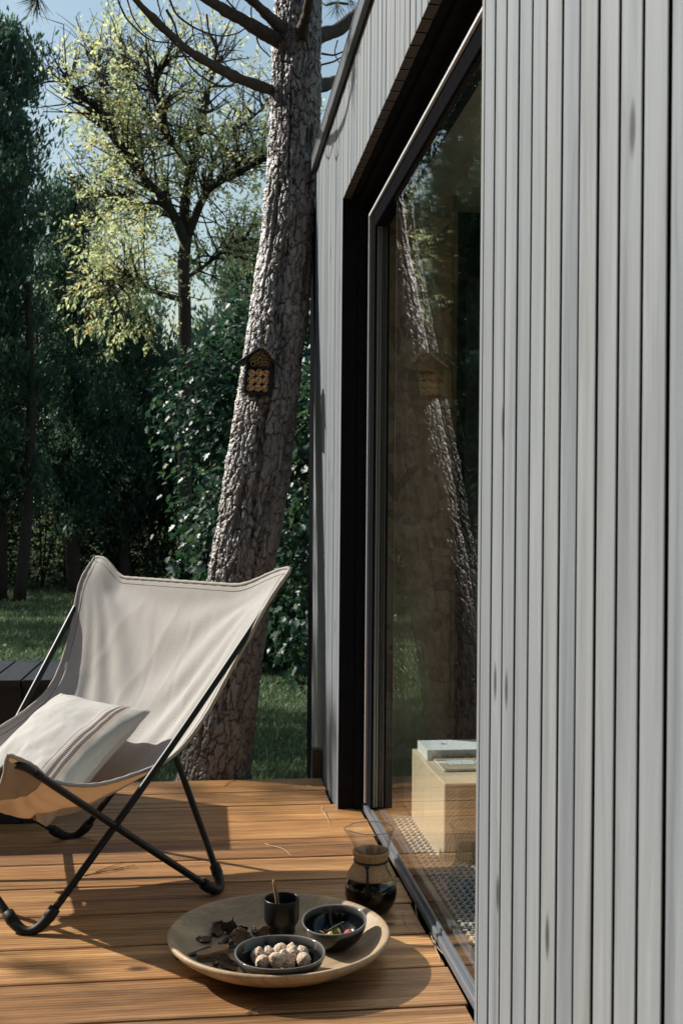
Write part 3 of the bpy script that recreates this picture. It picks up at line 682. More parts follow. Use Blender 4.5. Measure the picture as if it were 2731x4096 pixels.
# big-leaved fig-like shrub
FIG = np.array([[0, 0, 0], [.10, .22, .03], [.28, .42, .05], [.42, .24, .03], [.66, .40, .02], [.72, .16, .0], [1.0, 0, -.10], [.72, -.16, .0], [.66, -.40, .02], [.42, -.24, .03], [.28, -.42, .05], [.10, -.22, .03], [.42, 0, -.03]])
FIGF = [[12, i, (i + 1) % 12] for i in range(12)]
def fig(label, X, Y, cz, rx, ry, rz, n, seed, size=(.10, .17), shell=.55, group=None):
    rg = np.random.default_rng(seed); t = thing('broad_leaved_shrub', label, 'shrub', (X, Y, GZ), 0, group)
    for k in range(9):
        a = rg.uniform(0, 6.28); e = np.array([math.cos(a) * rx * .7, math.sin(a) * ry * .7, cz - GZ + rz * rg.uniform(.2, .9)]); s = np.linspace(0, 1, 12)[:, None]
        obj('stem', tube(e * s * [1, 1, 0] * s + np.array([0, 0, 1]) * e[2] * s ** .8 + rg.normal(size=(12, 3)) * .015, np.linspace(.03, .007, 12), 6), MAT['bark_dark'], t)
    d = unit(rg.normal(size=(n, 3))); d[:, 1] = np.where(rg.uniform(size=n) < .7, -np.abs(d[:, 1]), d[:, 1]); u_ = (rg.uniform(size=n) * (1 - shell ** 3) + shell ** 3) ** (1 / 3)
    lump = .72 + .55 * fbm(d * 2.6 + seed, 3, seed)
    P = d * (u_ * lump)[:, None] * [rx, ry, rz] + np.array([0, 0, cz - GZ]); dens = fbm(P * 2.4 + 3, 3, seed + 5); ok = (dens + rg.uniform(-.10, .10, n) > .43) & (P[:, 2] > .1); P, d = P[ok], d[ok]; m = len(P)
    A = unit(d * .55 + rg.normal(size=(m, 3)) * .5 + np.array([0, 0, -.45])); N = unit(d * .8 + np.array([0, 0, .7]) + rg.normal(size=(m, 3)) * .45)
    leafcloud('foliage', P, A, N, rg.uniform(*size, m), FIG, FIGF, MAT['fig_leaf'], t, rg.uniform(size=m) * .75 + .25 * fbm(P * 3, 2, 4))
    return t
fig('big dark shrub with lobed glossy leaves behind the pine trunk', .72, 9.4, 1.35, 1.12, .95, 1.85, 17000, 12, (.038, .090))
fig('lower lobed-leaf shrub seen between pine trunk and cabin wall', 1.25, 8.0, 1.0, .95, .8, 1.7, 8500, 15, (.038, .088))

def bush(label, X, Y, rx, ry, rz, n, seed, size=(.06, .12), mat='dark_leaf'):
    rg = np.random.default_rng(seed); t = thing('dark_bush', label, 'bush', (X, Y, float(gheight(np.array(X), np.array(Y)))), 0, 'dark bushes along the edge of the wood')
    d = unit(rg.normal(size=(n, 3))); d[:, 2] = np.abs(d[:, 2]); lump = .65 + .7 * fbm(d * 2.3 + seed, 3, seed)
    P = d * (rg.uniform(.45, 1, n) * lump)[:, None] * [rx, ry, rz]
    leafcloud('foliage', P, unit(rg.normal(size=(n, 3)) + d), unit(rg.normal(size=(n, 3)) + d + [0, 0, .5]), rg.uniform(*size, n), DIAM, [[0, 1, 2, 3]], MAT[mat], t, rg.uniform(size=n))
    for k in range(4):
        e = P[k] * .8; s = np.linspace(0, 1, 6)[:, None]; obj('stem', tube(e * s, np.linspace(.02, .006, 6), 4), MAT['bark_dark'], t)
bush('wide low bush at the far left wood edge', -4.3, 20.3, 1.5, .8, 4.3, 6800, 51)
bush('low bush under the tall left conifers', -2.9, 20.4, 1.4, .7, 4.0, 6400, 52)
bush('low bush above the chair back at the wood edge', -1.7, 20.6, 1.4, .8, 4.2, 7000, 53)
bush('low bush left of the pine trunk at the wood edge', -.6, 20.4, 1.4, .8, 4.2, 7500, 54)
bush('low bush right of the pine trunk at the wood edge', 1.0, 20.0, 1.6, .9, 2.2, 5000, 55)
bush('bush beyond the left picture edge, mirrored in the glass', -6.0, 18.6, 1.6, .9, 2.2, 5000, 56)

# the deeper wood, one far mass
rg = np.random.default_rng(77); n = 90000
X = rg.uniform(-16, 9, n); Y = rg.uniform(23, 33, n); top = 3.4 + 4.2 * fbm(np.stack([X * .45, Y * .25, X * 0], -1), 3, 8) + np.clip(-X - 2, 0, 5) * .35
Zr = rg.uniform(0, 1, n) ** .8; P = np.stack([X, Y, gheight(X, Y) + Zr * top], -1)
den = fbm(P * [.9, .5, .8], 4, 19); ok = den + rg.uniform(-.09, .09, n) > .47; P = P[ok]; n = len(P)
mass = obj('deep_wood', scatter(P, unit(rg.normal(size=(n, 3)) + [0, 0, -.2]), unit(rg.normal(size=(n, 3)) + [0, 0, .4]), rg.uniform(.12, .26, n), DIAM, [[0, 1, 2, 3]]), MAT['far_leaf'],
    attr=[('rnd', 'FACE', np.clip(fbm(P * .6, 3, 2) * 1.1 - .1 + rg.uniform(-.25, .25, n), 0, 1))])
stuff(tag(mass, 'far mass of woodland foliage glimpsed between the dark trunks', 'woodland'))

# trees standing left of the picture that shade the lawn
for i, (X, Y, zc, rr) in enumerate([(-10.0, 10.95, 6.9, 2.0), (-12.5, 17.6, 7.5, 2.2), (-14.5, 22.0, 8.0, 3.2)]):
    rg = np.random.default_rng(90 + i); t = thing('lawn_tree', ['nearest tree left of the picture that shades the lawn', 'taller tree left of the picture that shades the lawn', 'farthest tree left of the picture that shades the lawn'][i], 'tree', (X, Y, GZ), 0, 'trees left of the picture')
    obj('trunk', tube(np.stack([np.zeros(8), np.zeros(8), np.linspace(0, zc + 1, 8)], -1), np.linspace(.2, .08, 8), 8), MAT['bark_dark'], t)
    n = 9000; d = unit(rg.normal(size=(n, 3))); P = d * (rg.uniform(.25, 1, n) ** .6 * (.7 + .6 * fbm(d * 2 + i, 3, i)))[:, None] * rr * [1, 1, 1.15] + [0, 0, zc - GZ]
    ok = fbm(P * 1.1 + i * 7, 3, i) > (.455 if i == 0 else .57); P, d = P[ok], d[ok]; n = len(P)
    leafcloud('crown', P, unit(rg.normal(size=(n, 3))), unit(rg.normal(size=(n, 3)) + [0, 0, .5]), rg.uniform(.14, .28, n), DIAM, [[0, 1, 2, 3]], MAT['dark_leaf'], t, rg.uniform(size=n))

# grass
MAT['grass'] = leaf_mat('grass_blade', [(.060, .110, .064), (.095, .160, .085), (.14, .20, .10), (.36, .33, .19)], .35, .5)
def grass(n, x0, x1, y0, y1, L, seed, wid=.055):
    rg = np.random.default_rng(seed); X = rg.uniform(x0, x1, n); Y = y0 + (y1 - y0) * rg.uniform(size=n) ** 1.3
    X = X * (.45 + .55 * Y / y1) if x0 < -2 else X
    P = np.stack([X, Y, gheight(X, Y) - .005], -1); d = fbm(P * [1.3, 1.3, 0], 3, seed); ok = d + rg.uniform(-.2, .2, n) > .36; P = P[ok]; m = len(P)
    A = unit(rg.normal(size=(m, 3)) * [.75, .75, .2] + [0, 0, 1]); N = unit(rg.normal(size=(m, 3)) * [1, 1, .1])
    T = np.array([[0, -wid, 0], [0, wid, 0], [.6, wid * .7, -.05], [1, 0, -.22]])
    dry = np.where(rg.uniform(size=m) < .07, 1.0, rg.uniform(0, .72, m))
    return scatter(P, A, N, rg.uniform(.5, 1.2, m) * L * (.7 + .6 * fbm(P * [.8, .8, 0], 2, seed + 1)), T, [[0, 1, 2, 3]]), dry
parts = [grass(150000, -1.6, 1.1, 4.25, 8.5, .055, 1, .035), grass(110000, -3.4, 1.6, 8.5, 15, .085, 2, .05), grass(70000, -6.5, 2.2, 15, 24, .12, 3, .07)]
Vg, Fg = joinq([p[0] for p in parts])
gr = obj('grass', (Vg, Fg), MAT['grass'], attr=[('rnd', 'FACE', np.concatenate([p[1] for p in parts]))])
stuff(tag(gr, 'short green lawn grass behind the deck', 'grass'))
# broad weeds in the lawn
rg = np.random.default_rng(5); n = 5000; X = rg.uniform(-3.2, 1.3, n); Y = rg.uniform(5.0, 20, n); P = np.stack([X, Y, gheight(X, Y) + rg.uniform(.01, .07, n)], -1)
ok = fbm(P * [.7, .5, 0], 3, 9) > .5; P = P[ok]; n = len(P)
wd_ = obj('clover', scatter(P, unit(rg.normal(size=(n, 3)) * [1, 1, .3]), unit(rg.normal(size=(n, 3)) * .5 + [0, 0, 1]), rg.uniform(.03, .075, n), DIAM * [1, 1.5, 1], [[0, 1, 2, 3]]), MAT['grass'], attr=[('rnd', 'FACE', rg.uniform(.1, .75, n))])
stuff(tag(wd_, 'broad leaved weeds scattered through the lawn', 'weeds'))

# woodland closing the clearing on the other sides (outside the picture)
def far_side(label, pts, hgt, seed):
    rg = np.random.default_rng(seed)
    for k, (X, Y) in enumerate(pts):
        t = thing('clearing_tree', label % ['nearest', 'second', 'third', 'farthest'][k], 'tree', (X, Y, GZ), 0, 'trees closing the clearing')
        obj('trunk', tube(np.stack([np.zeros(6), np.zeros(6), np.linspace(0, hgt, 6)], -1), np.linspace(.2, .06, 6), 6), MAT['bark_dark'], t)
        n = 2600; d = unit(rg.normal(size=(n, 3))); P = d * (rg.uniform(.5, 1, n))[:, None] * [2.3, 2.3, hgt * .52] + [0, 0, hgt * .55]; P = P[P[:, 2] > .2]; n = len(P)
        leafcloud('crown', P, unit(rg.normal(size=(n, 3))), unit(rg.normal(size=(n, 3))), rg.uniform(.5, .95, n), DIAM, [[0, 1, 2, 3]], MAT['dark_leaf'], t, rg.uniform(size=n))
far_side('%s tree of the row behind the photographer', [(-8, -4), (-4.2, -5.5), (-.5, -6.5), (3.6, -6)], 11.5, 301)
far_side('%s tree of the row left of the deck', [(-12, -3), (-13, 1), (-13.5, 5.5)], 7.4, 302)

# ================================================================== butterfly chair
CH = np.array([-.371, 3.041, 0]); PHI = -2.445
chair = thing('butterfly_chair', 'folding butterfly chair with greige canvas sling and black tube frame', 'chair', tuple(CH), PHI)
FX = np.array([math.cos(PHI), math.sin(PHI), 0]); LT = np.array([-math.sin(PHI), math.cos(PHI), 0])
VX = dict(P1=(.265, .267, -.022), P2=(-.276, .366, -.022), P3=(-.276, -.366, -.022), P4=(.265, -.267, -.022),
          BR=(-.421, .448, .861), BL=(-.421, -.448, .861), FR=(.348, .321, .451), FL=(.348, -.321, .451))
VX = {k: np.array(v) for k, v in VX.items()}
RODS = [('P1', 'BR'), ('P2', 'FR'), ('P2', 'BL'), ('P3', 'BR'), ('P4', 'BL'), ('P3', 'FL'), ('P1', 'FL'), ('P4', 'FR')]
RR = .0093
offs = {('P1', 'BR'): .010, ('P2', 'FR'): -.010, ('P2', 'BL'): .010, ('P3', 'BR'): -.010, ('P4', 'BL'): -.010, ('P3', 'FL'): .010, ('P1', 'FL'): .010, ('P4', 'FR'): -.010}
SETB = .085
ends = {}
for a, b in RODS:
    A, B = VX[a], VX[b]; d = unit(B - A); mid = (VX[a] + VX[b]) / 2
    out = unit(np.array([mid[0], mid[1], 0])); bow = out * offs[(a, b)]
    p0, p1 = A + d * SETB, B - d * .075
    q = np.linspace(0, 1, 24)[:, None]; P = p0 + (p1 - p0) * q + bow * np.sin(np.pi * q)
    obj('tube', tube(P, RR, 14), MAT['rod'], chair, smooth=True)
    ends.setdefault(a, []).append((p0, d)); ends.setdefault(b, []).append((p1, -d))
def bez(p0, d0, v, p1, d1, n=22):
    q = np.linspace(0, 1, n)[:, None]; return (1 - q) ** 2 * p0 + 2 * q * (1 - q) * v + q ** 2 * p1
for k in ('P1', 'P2', 'P3', 'P4'):
    (p0, d0), (p1, d1) = ends[k]
    core = bez(p0, d0, VX[k], p1, d1); q = np.linspace(0, 1, 22)
    r_ = .0125 + .0018 * np.cos(q * 2 * np.pi)
    ft = obj('foot', tube(core, r_, 14), MAT['rubber'], chair, smooth=True)
    for p, d in ((p0, d0), (p1, d1)):
        P = np.array([p - d * .012, p - d * .010, p + d * .016, p + d * .0175]); obj('sleeve', tube(P, [.0135, .0152, .0148, .0118], 14), MAT['rubber'], ft, smooth=True)
for k in ('BR', 'BL', 'FR', 'FL'):
    (p0, d0), (p1, d1) = ends[k]
    obj('horn_bend', tube(bez(p0, d0, VX[k], p1, d1), RR, 12), MAT['rod'], chair, smooth=True)
_a, _b, _c, _d = VX['P1'], VX['BR'], VX['P2'], VX['FR']
_u1, _u2 = _b - _a, _d - _c; _w = _a - _c; _aa, _bb, _cc2 = _u1 @ _u1, _u1 @ _u2, _u2 @ _u2
_s1 = (_bb * (_u2 @ _w) - _cc2 * (_u1 @ _w)) / (_aa * _cc2 - _bb * _bb); _px = _a + _u1 * _s1
obj('rivet', xf(lathe([(0, .026), (.005, .0255), (.006, .024), (.006, -.02)], 12), Matrix.Translation(Vector(_px)) @ Matrix.Rotation(R(-90), 4, 'X')), MAT['rod'], chair)

# sling
def canvas_mat(name, holes, trans, col=(.50, .46, .405)):
    g = G(name); v = g.coord('UV'); o = g.coord()
    wv = g.math('ADD', g.math('SINE', g.math('MULTIPLY', g.sep(o)[1], 2600)), g.math('SINE', g.math('MULTIPLY', g.math('ADD', g.sep(o)[0], g.sep(o)[2]), 2600)))
    n = g.noise(o, 700, 2); cr = g.noise(g.map(o, (5, 16, 5)), 1.0, 4, .6)
    c = g.mix(n, tuple(x * .86 for x in col), tuple(x * 1.1 for x in col)); c = g.mix(g.ramp(cr, [(.35, .25), (.65, 0.0)]), c, tuple(x * .82 for x in col))
    nr = g.bump(g.math('ADD', n, g.math('MULTIPLY', wv, .15)), .6, .0015); nr = g.bump(cr, .22, .008, nr); nr = g.bump(g.noise(o, 220, 3), .35, .002, nr)
    d = g.bsdf(c, .95, nr, spec=.1); t = g.add('ShaderNodeBsdfTranslucent', {'Color': (.74, .43, .19, 1)}).outputs[0]; tp = g.add('ShaderNodeBsdfTransparent').outputs[0]
    m = g.add('ShaderNodeMixShader', {0: trans, 1: d, 2: t}).outputs[0]
    return g.done(g.add('ShaderNodeMixShader', {0: holes, 1: m, 2: tp}).outputs[0])
MAT['canvas'] = canvas_mat('greige_canvas', .085, .30, (.625, .63, .605))
MAT['canvas2'] = canvas_mat('doubled_canvas', .0, .05, (.40, .365, .32))
MAT['hem'] = canvas_mat('canvas_hem', .0, .05, (.47, .43, .385))
MAT['stitch'] = simple('dark_stitch', (.06, .048, .042), .9)
nearE = np.array([(-.404, .474, .874), (-.338, .450, .780), (-.248, .395, .590), (-.186, .362, .470), (-.102, .335, .381), (.023, .310, .347), (.121, .300, .343), (.226, .300, .372), (.285, .312, .420), (.362, .326, .462)])
farE = np.array([(-.400, -.440, .876), (-.336, -.432, .792), (-.268, -.385, .628), (-.188, -.348, .500), (-.098, -.325, .437), (.020, -.315, .385), (.120, -.305, .362), (.226, -.300, .378), (.285, -.312, .420), (.362, -.326, .462)])
cenE = np.array([(-.405, 0, .815), (-.372, 0, .710), (-.305, 0, .548), (-.240, 0, .425), (-.145, 0, .308), (-.03, 0, .232), (.085, 0, .212), (.185, 0, .232), (.262, 0, .285), (.325, 0, .338)])
NUc, NVc = 81, 101
vN, vF, vC = spline(nearE, NVc), spline(farE, NVc), spline(cenE, NVc)
uu = np.linspace(-1, 1, NUc); vv = np.linspace(0, 1, NVc)
def sling(u, v):
    """u in [-1,1] far..near, v in [0,1] back..front -> local point"""
    idx = v * (NVc - 1)
    ip = lambda A: np.stack([np.interp(idx, np.arange(NVc), A[:, k]) for k in range(3)], -1)
    N_, F_, C_ = ip(vN), ip(vF), ip(vC)
    E_ = np.where((u >= 0)[..., None], N_, F_)
    pw = 2.1 + 6.0 * np.exp(-(v / .07) ** 2) + 3.0 * np.exp(-((1 - v) / .08) ** 2)
    wgt = np.abs(u) ** pw
    st = np.where(u > 0, np.clip((np.abs(u) - .50) / .52, 0, 1), np.clip((np.abs(u) - .66) / .25, 0, 1)); st = st * st * (3 - 2 * st); bk = np.exp(-(v / .075) ** 2); wgt = wgt * (1 - bk) + st * bk
    P = C_ + (E_ - C_) * wgt[..., None]
    P[..., 1] = np.where(u >= 0, N_[..., 1], -F_[..., 1]) * u
    return P
UU, VV = np.meshgrid(uu, vv, indexing='ij')
S = sling(UU, VV)
du = np.gradient(S, axis=0); dv = np.gradient(S, axis=1); SN = unit(np.cross(du, dv)); SN = np.where(SN[..., 2:3] < 0, -SN, SN)
wr = np.zeros(UU.shape)
for (hu, hv, fq, am, ph) in [(1, 0, 26, .0042, .3), (-1, 0, 22, .0045, 1.1), (1, 1, 20, .003, .2), (-1, 1, 18, .003, 2.0)]:
    ang = np.arctan2((VV - hv) * 1.6, (UU - hu)); dist = np.hypot(UU - hu, (VV - hv) * 1.6)
    wr += am * np.sin(ang * fq + ph + 2.2 * fbm(np.stack([UU * 2, VV * 3, UU * 0 + hu + hv], -1), 3, 7)) * np.exp(-((dist - .75) / .45) ** 2)
wr += .0022 * (1 - np.abs(np.sin((UU * 3 + VV * 5) * 2.2 + 6 * fbm(np.stack([UU * 1.5, VV * 2, UU * 0 + 9], -1), 3, 29)))) ** 6 - .002 * (1 - np.abs(np.sin((UU * 4 - VV * 4) * 1.9 + 7 * fbm(np.stack([UU * 1.5, VV * 2, UU * 0 + 19], -1), 3, 39)))) ** 8
wr += .004 * (fbm(np.stack([UU * 5 + 4, VV * 3.2, UU * 0], -1), 4, 15) - .5)
S = S + SN * (wr * (1 - np.abs(UU) ** 6) * np.clip(VV * 8, 0, 1) * np.clip((1 - VV) * 8, 0, 1))[..., None]
slo = obj('sling', (S.reshape(-1, 3), gridfaces(NUc, NVc)), MAT['canvas'], chair, smooth=True)
md = slo.modifiers.new('thickness', 'SOLIDIFY'); md.thickness = .0016; md.offset = 0
# hem along the whole outline, with a stitched line inside it
bord = np.concatenate([S[:, 0], S[-1, 1:], S[::-1, -1][1:], S[0, ::-1][1:]])
bn = np.concatenate([SN[:, 0], SN[-1, 1:], SN[::-1, -1][1:], SN[0, ::-1][1:]])
def smooth_loop(P, k=5):
    for _ in range(k): P = (np.roll(P, 1, 0) + 2 * P + np.roll(P, -1, 0)) / 4
    return P
bsm = smooth_loop(bord, 3)
obj('hem', tube(bsm, .0052 + .0006 * np.sin(np.arange(len(bsm)) * 1.7), 8), MAT['hem'], slo, smooth=True)
ins = np.concatenate([S[:, 2], S[-3, 2:], S[::-1, -3][2:], S[2, ::-1][2:]]); inn = np.concatenate([SN[:, 2], SN[-3, 2:], SN[::-1, -3][2:], SN[2, ::-1][2:]])
obj('stitching', tube(smooth_loop(ins, 2) + inn * .0010, .0007, 5), MAT['stitch'], slo)
for (su, sv) in ((1, 0), (-1, 0), (1, 1), (-1, 1)):     # doubled corner pockets on the underside
    rr_, aa_ = np.meshgrid(np.linspace(0, 1, 14), np.linspace(0, np.pi / 2, 25), indexing='ij')
    du_, dv_ = 1 + 18 * rr_ * np.cos(aa_), 18 * rr_ * np.sin(aa_)                 # grid steps from the corner
    fu, fv = (NUc - 1 - du_ if su > 0 else du_), (dv_ if sv == 0 else NVc - 1 - dv_)
    i0_, j0_ = np.clip(fu.astype(int), 0, NUc - 2), np.clip(fv.astype(int), 0, NVc - 2); a_, b_ = (fu - i0_)[..., None], (fv - j0_)[..., None]
    lerp = lambda A: (A[i0_, j0_] * (1 - a_) + A[i0_ + 1, j0_] * a_) * (1 - b_) + (A[i0_, j0_ + 1] * (1 - a_) + A[i0_ + 1, j0_ + 1] * a_) * b_
    sub = lerp(S) - lerp(SN) * .0075; Fq = gridfaces(14, 25)
    pk = obj('corner_pocket', (sub.reshape(-1, 3), Fq), MAT['canvas2'], slo, smooth=True)
    m2 = pk.modifiers.new('thickness', 'SOLIDIFY'); m2.thickness = .002; m2.offset = -1

# ================================================================== cushion
def cushion_mat():
    g = G('woven_cushion'); o = g.coord(); xyz = g.sep(o); x = xyz[0]; y = xyz[1]
    base = g.mix(g.noise(o, 240, 3), (.44, .42, .385), (.64, .615, .575))
    def band(c, wdt): return g.math('LESS_THAN', g.math('ABSOLUTE', g.math('SUBTRACT', x, c)), wdt)
    dash = g.math('GREATER_THAN', g.math('SINE', g.math('MULTIPLY', y, 1350)), -.75)
    col = base
    col = g.mix(band(.1525, .0235), col, g.mix(g.noise(g.map(o, (30, 400, 30)), 1, 2), (.42, .35, .28), (.52, .45, .38)))
    for c, wdt, cc in [(.118, .0022, (.30, .26, .25)), (.178, .002, (.55, .49, .42)), (-.150, .0022, (.34, .31, .32)), (-.162, .0022, (.34, .31, .32)), (-.156, .0015, (.40, .37, .37))]:
        col = g.mix(band(c, wdt), col, cc)
    for c in (.142, .161):
        col = g.mix(g.math('MULTIPLY', band(c, .0058), dash), col, (.055, .048, .068))
    wv = g.math('MULTIPLY', g.math('SINE', g.math('MULTIPLY', x, 1900)), g.math('SINE', g.math('MULTIPLY', y, 1900)))
    sl = g.noise(g.map(o, (300, 120, 100)), 1, 3)
    return g.done(g.bsdf(col, .95, g.bump(g.math('ADD', g.math('MULTIPLY', wv, .5), sl), .55, .0025), spec=.1))
MAT['cushion'] = cushion_mat(); MAT['cushion_back'] = simple('cushion_back', (.40, .375, .345), .95, noise=.15, nscale=200, bump=.3)
al = R(38); A3 = np.array([FX[0] * math.cos(al), FX[1] * math.cos(al), -math.sin(al)]); L3 = LT
N3 = -np.cross(L3, A3); N3 = N3 if N3[2] > 0 else -N3
cc = np.array([-.285, 3.165, .452]) + A3 * .18 + N3 * .012
pil = bpy.data.objects.new('cushion', None); link(pil); tag(pil, 'square off-white woven cushion with dark blue stripes lying in the chair', 'cushion')
# right-handed frame: x = lateral, y = up the cushion (-A3), z = normal
yv = -A3; zv = np.cross(L3, yv); 
Mx = Matrix(((L3[0], yv[0], zv[0], cc[0]), (L3[1], yv[1], zv[1], cc[1]), (L3[2], yv[2], zv[2], cc[2]), (0, 0, 0, 1)))
pil.matrix_world = Mx
npu = 70; t_ = np.linspace(-1, 1, npu); PU, PV = np.meshgrid(t_, t_, indexing='ij')
def cush(sgn):
    pin = 1 - .085 * (1 - PU ** 2) * 0
    ex = .222 * PU * (1 - .07 * (1 - PV ** 2) ** 1 * np.abs(PU) ** 3 * -1 * -1); ey = .205 * PV * (1 - .08 * (1 - PU ** 2) * np.abs(PV) ** 3)
    ex = .222 * PU * (1 - .08 * (1 - PV ** 2) * np.abs(PU) ** 3)
    th_ = ((1 - PU ** 2).clip(0) * (1 - PV ** 2).clip(0)) ** .42
    lump = 1 + .35 * (fbm(np.stack([PU * 2.2 + 3, PV * 2.2, PU * 0 + sgn], -1), 3, 70) - .5)
    rad_ = np.exp(-(1 - np.abs(PU)) * 4) * np.exp(-(1 - np.abs(PV)) * 3.0)
    z = sgn * (.075 if sgn > 0 else .05) * th_ * lump + .010 * (fbm(np.stack([PU * 3, PV * 3, PU * 0], -1), 2, 5) - .5) * (1 - th_ * .5)
    z += sgn * .0035 * np.sin((PU - PV) * 9 + 5 * fbm(np.stack([PU, PV, PU * 0], -1), 2, 3)) * rad_ * 3 * th_ ** .5
    return np.stack([ex, ey, z], -1)
F_up = gridfaces(npu, npu)
obj('front_cover', (cush(1).reshape(-1, 3), F_up), MAT['cushion'], pil, smooth=True)
obj('back_cover', (cush(-1).reshape(-1, 3) - [0, 0, .0006], F_up[:, ::-1]), MAT['cushion_back'], pil, smooth=True)

# ================================================================== tray and things on it
def tray_mat():
    g = G('mango_wood'); o = g.coord(); v = g.map(o, (3, 26, 10)); wv = g.noise(g.map(o, (2, 2, 2)), 1.0, 2)
    gr = g.noise(g.vmath('ADD', v, g.comb(0.0, g.math('MULTIPLY', wv, 5.0), 0.0)), 1.0, 5, .6); bl = g.noise(o, 7, 4, .6); fn = g.noise(g.map(o, (30, 320, 60)), 1.0, 2)
    c = g.ramp(gr, [(.28, (.20, .12, .06)), (.5, (.42, .285, .155)), (.72, (.58, .425, .25))])
    c = g.mix(g.ramp(bl, [(.42, 0.0), (.66, .75)]), c, (.23, .165, .11)); c = g.mix(.3, c, g.ramp(fn, [(.3, (.2, .13, .07)), (.7, (.6, .47, .3))]))
    return g.done(g.bsdf(c, .5, g.bump(fn, .12, .002), spec=.35))
MAT['tray'] = tray_mat()
TC = np.array([.181, 2.459, 0.0])
tray = obj('tray', lathe([(0, .003), (.10, .001), (.135, .002), (.17, .012), (.21, .030), (.238, .048), (.2495, .060), (.2515, .066), (.2495, .0705), (.2445, .071), (.238, .067), (.225, .052), (.205, .034), (.185, .0245), (.16, .0205), (.08, .0195), (0, .0195)], 128), MAT['tray'], None, True, loc=tuple(TC))
tray.rotation_euler = (0, 0, R(25)); tag(tray, 'large round turned wooden tray on the deck boards', 'tray')
TZ = .0205
def ceramic(name, rimc=(.16, .15, .14)):
    g = G(name); v = g.coord(); ge = g.attr('rim'); n = g.noise(v, 260, 2); sp = g.ramp(n, [(.55, 0.0), (.72, 1.0)])
    c = g.mix(g.math('MULTIPLY', sp, .2), (.004, .0045, .006), (.03, .03, .034)); c = g.mix(ge, c, rimc)
    return g.done(g.bsdf(c, .08, None, spec=.4))
MAT['glaze'] = ceramic('black_glaze'); MAT['matte_black'] = simple('matte_black_ceramic', (.006, .0065, .008), .35, spec=.35, noise=.2, nscale=160)
def bowl(label, c, r_, h, tilt=(0, 0)):
    prof = [(0, .004), (r_ * .42, .004), (r_ * .45, 0), (r_ * .50, 0), (r_ * .66, h * .16), (r_ * .86, h * .45), (r_ * .97, h * .78), (r_, h * .98), (r_ - .001, h), (r_ - .0035, h), (r_ - .005, h * .95), (r_ * .91, h * .72), (r_ * .78, h * .42), (r_ * .55, h * .18), (r_ * .3, h * .10), (0, h * .095)]
    V, Fc = lathe(prof, 72); V[:, 2] += .0012 * np.sin(3 * np.arctan2(V[:, 1], V[:, 0])) * (V[:, 2] / h)
    rim = np.repeat([1.0 if k in (8, 9) else (.5 if k in (7, 10) else 0.0) for k in range(len(prof))], 72)
    o = obj('bowl', (V, Fc), MAT['glaze'], None, True, attr=[('rim', 'POINT', rim)], loc=c); o.rotation_euler = (*tilt, 0)
    return tag(o, label, 'bowl', 'black bowls on the tray')
B1 = np.array([.172, 2.312, TZ + .0005]); B2 = np.array([.311, 2.478, TZ + .0045])
b1 = bowl('wide black glazed bowl full of walnuts on the tray', tuple(B1), .097, .060)
b2 = bowl('smaller black glazed bowl of berries tilted on the tray', tuple(B2), .0745, .062, (R(7), R(-3)))
# cup and wooden-handled knife
CP = np.array([.195, 2.578, TZ + .0005])
cup = obj('cup', lathe([(0, .003), (.029, .002), (.0315, 0), (.0322, .002), (.0322, .013), (.0345, .019), (.0395, .026), (.0418, .035), (.0422, .079), (.0416, .0812), (.0402, .0812), (.0392, .079), (.0388, .036), (.034, .022), (.02, .012), (0, .011)], 64), MAT['matte_black'], None, True, loc=tuple(CP))
tag(cup, 'matte black handleless cup standing on the tray', 'cup')
MAT['handle'] = wood_mat('knife_handle', 2, (.42, .25, .12), (.31, .175, .08), (.2, .10, .045), grain=120, rough=.5, knot=False)
kb = np.array([.192, 2.588, TZ + .022]); kt = at(1094, 3521, 2.575); kd = unit(kt - kb)
kn = bpy.data.objects.new('spreader', None); link(kn); tag(kn, 'small spreader with riveted wooden handle standing in the cup', 'spreader')
kz = kd; kx = unit(np.cross([0, -1, 0], kz)) * -1; ky = np.cross(kz, kx); KL = float(np.linalg.norm(kt - kb))
kn.matrix_world = Matrix(((kx[0], ky[0], kz[0], kb[0]), (kx[1], ky[1], kz[1], kb[1]), (kx[2], ky[2], kz[2], kb[2]), (0, 0, 0, 1)))
q = np.linspace(0, 1, 20); hw = .0062 + .0026 * np.sin(q * np.pi * .85 + .5); hw[-1] *= .45; hw[-2] *= .8
P = np.stack([.001 * np.sin(q * 4), 0 * q, KL * (.40 + .60 * q)], -1)
obj('handle', tube(P, hw, 12, flat=.55), MAT['handle'], kn, smooth=True)
obj('blade', box(-.007, .007, -.0006, .0006, 0, KL * .42), MAT['metal'], kn)
for zz_ in (.46, .93): obj('rivet', xf(lathe([(0, .0012), (.0017, .0008), (.002, 0)], 10), Matrix.Translation(Vector((.0005, -.0045, KL * zz_))) @ Matrix.Rotation(R(90), 4, 'X')), MAT['metal'], kn)

